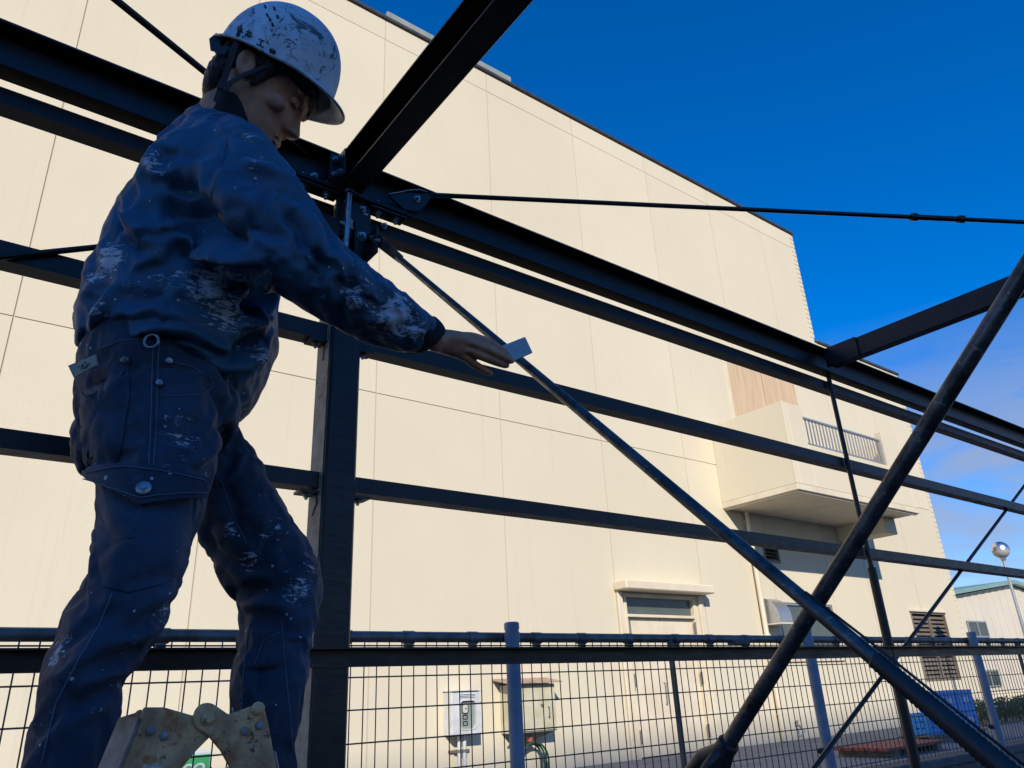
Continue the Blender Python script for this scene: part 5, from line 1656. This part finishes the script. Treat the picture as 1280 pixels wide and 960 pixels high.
VL = [.04 + .96 * i / 22 for i in range(23)] + [1.12, 1.3, 1.5, 1.7, 1.85, 2.0]
b = surf(shell_pt, 72, VL)
sh = b.build('shell', M['helmet'], HE, smooth=True)
so_ = sh.modifiers.new('thickness', 'SOLIDIFY'); so_.thickness = .0032; so_.offset = -1
# rolled edge along the flange
MB().tube([shell_pt(2 * math.pi * k / 72, 2.0) for k in range(73)], .0021, 8, caps=False).build('rim_edge', M['helmet'], HE, smooth=True)
# inner band
ib = MB(); n = 48
for k in range(n + 1):
    pass
ib.tube([hp3(.002 + .098 * math.cos(2 * math.pi * k / n), .084 * math.sin(2 * math.pi * k / n), .040) for k in range(n + 1)], .006, 8, caps=False)
ib.build('head_band', M['strap'], HE, smooth=True)
htree = BVHTree.FromPolygons([Vector(v) for v in b.v], b.f)
# vent slots
for x, y in ((331.5, 8.5), (334, 19), (337.5, 24.5), (341, 31), (343, 11), (347, 21)):
    P_ = []
    for q in (-2.2, 2.2):
        h = cast(htree, x + q * .42, y + q * .9)
        if h[0] is not None: P_.append(np.array(h[0]) - np.array(ray(x, y)) * .0008)
    if len(P_) == 2: MB().tube(P_, .0019, 8).build('vent_slot', M['ink'], HE, smooth=True)
# hand-inked company name on the side
GL = {
    'ei': [[(.5, 0), (.6, .12)], [(.3, .22), (.52, .22), (.52, .9), (.4, .82)], [(.1, .42), (.35, .42), (.1, .8)], [(.85, .28), (.62, .45)], [(.55, .42), (.95, .88)]],
    'i': [[(.1, .3), (.9, .3)], [(.05, .62), (.95, .62)], [(.35, .05), (.33, .6), (.15, .95)], [(.65, .05), (.65, .95)]],
    'kou': [[(.15, .15), (.85, .15)], [(.5, .15), (.5, .85)], [(.05, .85), (.95, .85)]],
    'gyou': [[(.4, 0), (.4, .2)], [(.6, 0), (.6, .2)], [(.2, .05), (.28, .18)], [(.8, .05), (.72, .18)], [(.1, .24), (.9, .24)], [(.32, .28), (.36, .36)], [(.68, .28), (.64, .36)], [(.15, .4), (.85, .4)], [(.22, .52), (.78, .52)], [(.08, .66), (.92, .66)], [(.5, .4), (.5, 1.0)], [(.48, .66), (.12, .95)], [(.52, .66), (.9, .95)]],
}
for ch, cx_, cy_, sz in (('ei', 300.5, 36, 9.5), ('i', 311, 42.5, 10), ('kou', 326, 53.5, 11), ('gyou', 340, 66.5, 11.5)):
    b2 = MB()
    for strk in GL[ch]:
        P_ = []
        for (p, q) in zip(strk[:-1], strk[1:]):
            for k in range(4):
                u_ = p[0] + (q[0] - p[0]) * k / 3 - .5; v_ = p[1] + (q[1] - p[1]) * k / 3 - .5
                h = cast(htree, cx_ + sz * (u_ * .90 - v_ * .22), cy_ + sz * (u_ * .42 + v_ * .92))
                if h[0] is not None: P_.append(np.array(h[0]) - ray(cx_, cy_) * .0006)
        if len(P_) > 1: b2.tube(P_, .00125, 5)
    if b2.v: b2.build('inked_character', M['ink'], HE)
# chin straps by the ear
def strap(pts, w, name='strap'):
    P_ = [hp3(*p) for p in pts]; b_ = MB(); n_ = len(P_); V_ = []
    o_ = hp3(0, -1, 0) - hp3(0, 0, 0)
    for i in range(n_):
        t = P_[min(i + 1, n_ - 1)] - P_[max(i - 1, 0)]; t /= np.linalg.norm(t); s_ = np.cross(t, o_); s_ /= np.linalg.norm(s_)
        V_ += [P_[i] + s_ * w, P_[i] - s_ * w, P_[i] - s_ * w + o_ * .0022, P_[i] + s_ * w + o_ * .0022]
    F_ = [(0, 1, 2, 3), (4 * n_ - 4, 4 * n_ - 1, 4 * n_ - 2, 4 * n_ - 3)]
    for i in range(n_ - 1):
        for k in range(4): F_.append((4 * i + k, 4 * i + 4 + k, 4 * i + 4 + (k + 1) % 4, 4 * i + (k + 1) % 4))
    return b_.add(V_, F_).build(name, M['strap'], HE)
for s in (-1, 1):
    strap([(-.060, s * .088, .045), (-.050, s * .086, .01), (-.036, s * .080, -.035), (-.026, s * .074, -.07), (-.018, s * .069, -.10)], .0055)
    strap([(.030, s * .090, .042), (.018, s * .087, .012), (-.004, s * .086, -.030), (-.022, s * .076, -.065)], .0040)
    strap([(-.024, s * .0775, -.058), (-.021, s * .0765, -.075)], .011, 'strap_buckle')
    strap([(-.105, s * .040, .040), (-.098, s * .060, .012), (-.080, s * .075, -.010), (-.058, s * .082, -.005)], .010, 'nape_band')

# ---- boots on the ladder treads (below the picture)
def boot(heel, side, L_=.27):
    x, y, z = heel
    S_ = []
    for t, w, h0, h1 in ((0, .030, 0, .09), (.03, .036, 0, .13), (.08, .038, 0, .14), (.13, .040, 0, .095), (.18, .046, 0, .07), (.23, .046, 0, .055), (.26, .036, 0, .045), (.272, .018, .004, .035)):
        S_.append((np.array([x + t, y, z + h0]), np.array([x + t, y, z + h1]), w))
    bo = loft(dens(S_, 2), 20, 2.8)
    bo.tube([(x + .055, y, z + .10), (x + .05, y, z + .20)], .05, 16)
    return bo.build('boot', M['boot'], PER, smooth=40)
TREAD = 1.165
boot((.055, 1.07, TREAD + .012), -1); boot((.40, 1.24, TREAD + .012), 1)

# ---------------------------------------------------------------- sanding pad between the fingers and the brace
c4 = [atD(616, 437, 1.417), atD(656.6, 421, 1.420), atD(666, 441, 1.423), atD(627, 459, 1.420)]
nn = np.cross(c4[1] - c4[0], c4[3] - c4[0]); nn /= np.linalg.norm(nn)
if nn @ CF < 0: nn = -nn
sp_ = tag(empty('sanding_pad', c4[3]), 'light blue sanding pad pressed on the brace under the fingers', 'sanding pad')
MB().prism(c4, nn * .007).build('abrasive_face', M['sponge'], sp_, bevel=.0012)
MB().prism([p + nn * .0072 for p in c4], nn * .010).build('foam_backing', M['spongeback'], sp_, bevel=.0012)

# ================================================================ STEPLADDER
LY0, LY1 = .86, 1.40
SL = tag(empty('stepladder', (.26, 1.1, 0)), 'paint-smeared folding stepladder with rusty hinge plates under the worker', 'stepladder')
HX, HZ_ = onY(258, 897, LY0)[0], onY(258, 897, LY0)[2]
def rails(Y, sgn):
    for s in (-1, 1):
        top_ = np.array([HX + s * .055, Y + .012 * sgn, HZ_ - .045]); bot_ = np.array([HX + s * .50, Y - .05 * (1 if sgn > 0 else -1) * -1, 0.0])
        t = (bot_ - top_) / np.linalg.norm(bot_ - top_); u_ = np.cross(t, (0, 1, 0)); u_ /= np.linalg.norm(u_)
        b_ = MB()
        hw, hd_ = .030, .0125
        pr = [top_ + u_ * hw + np.array([0, hd_, 0]), top_ - u_ * hw + np.array([0, hd_, 0]), top_ - u_ * hw - np.array([0, hd_, 0]), top_ + u_ * hw - np.array([0, hd_, 0])]
        b_.prism(pr, bot_ - top_)
        o = b_.build('side_rail', M['ladderrail'], SL, bevel=.002)
rails(LY0 + .02, 1); rails(LY1, -1)
def lp3(px, py, Y): return onY(px, py, Y)
M['rivet'] = mottled('dull_rivet', (.34, .31, .28), (.20, .15, .11), 90, .6, .4)
rivm = MB().tube([(0, 0, 0), (0, -.0016, 0), (0, -.0028, 0)], [.0046, .0043, .0022], 14).mesh('rivet', 40); rivm.materials.append(M['rivet'])
rustm = MB().tube([(0, 0, 0), (0, -.003, 0), (0, -.0055, 0)], [.0070, .0070, .0040], 10).mesh('pivot_bolt', 30); rustm.materials.append(M['ladderplate'])
def plates(Y, front):
    # left plate, right plate with the knuckle in front
    L_ = [(180, 884), (205, 884), (240, 894), (262, 893), (268, 905), (262, 922), (246, 938), (226, 962), (140, 990), (160, 940), (176, 900)]
    k_ = [(258 + 17.5 * math.cos(R(t)), 897 - 18.5 * math.sin(R(t))) for t in range(60, 211, 15)]
    R_ = [(284, 893), (327, 878), (334, 905), (348, 985), (300, 985), (274, 938), (258, 919)] + [(246, 911)] + list(reversed(k_))
    d_ = -1 if front else 1
    pl_ = MB().prism([onY(x, y, LY0) + np.array([0, Y - LY0, 0]) for x, y in L_], (0, .004, 0)).build('hinge_plate', M['ladderplate'], SL, bevel=.0012)
    pr_ = MB().prism([onY(x, y, LY0) + np.array([0, Y - LY0 - .0045, 0]) for x, y in R_], (0, .004, 0)).build('hinge_plate', M['ladderplate'], SL, bevel=.0012)
    for (x, y) in ((188, 914), (205, 920)): inst('rivet', rivm, onY(x, y, LY0) + np.array([0, Y - LY0 - .0002, 0]), pl_)
    for (x, y) in ((304, 914), (322, 907)): inst('rivet', rivm, onY(x, y, LY0) + np.array([0, Y - LY0 - .0047, 0]), pr_)
    for (x, y) in ((258, 898), (320, 886)): inst('pivot_bolt', rustm, onY(x, y, LY0) + np.array([0, Y - LY0 - .0047, 0]), pr_)
    # folded edge flange on the outer side of the left plate
    a, c_ = onY(176, 900, LY0), onY(140, 990, LY0)
    a = a + np.array([0, Y - LY0, 0]); c_ = c_ + np.array([0, Y - LY0, 0])
    MB().prism([a, a + np.array([-.012, .03, 0]), c_ + np.array([-.012, .03, 0]), c_], (-.002, 0, .003)).build('edge_flange', M['ladderrail'], SL)
plates(LY0, True)
plates(LY1 - .02, False)
for s in (-1, 1):
    for k, z in enumerate((1.165, .865, .565, .265)):
        xc = HX + s * (.055 + .445 * (HZ_ - .045 - z) / (HZ_ - .045))
        MB().box(xc - .055, xc + .055, LY0 + .035, LY1 - .015, z - .025, z + .010).build('tread', M['ladderrail'], SL, bevel=.004)
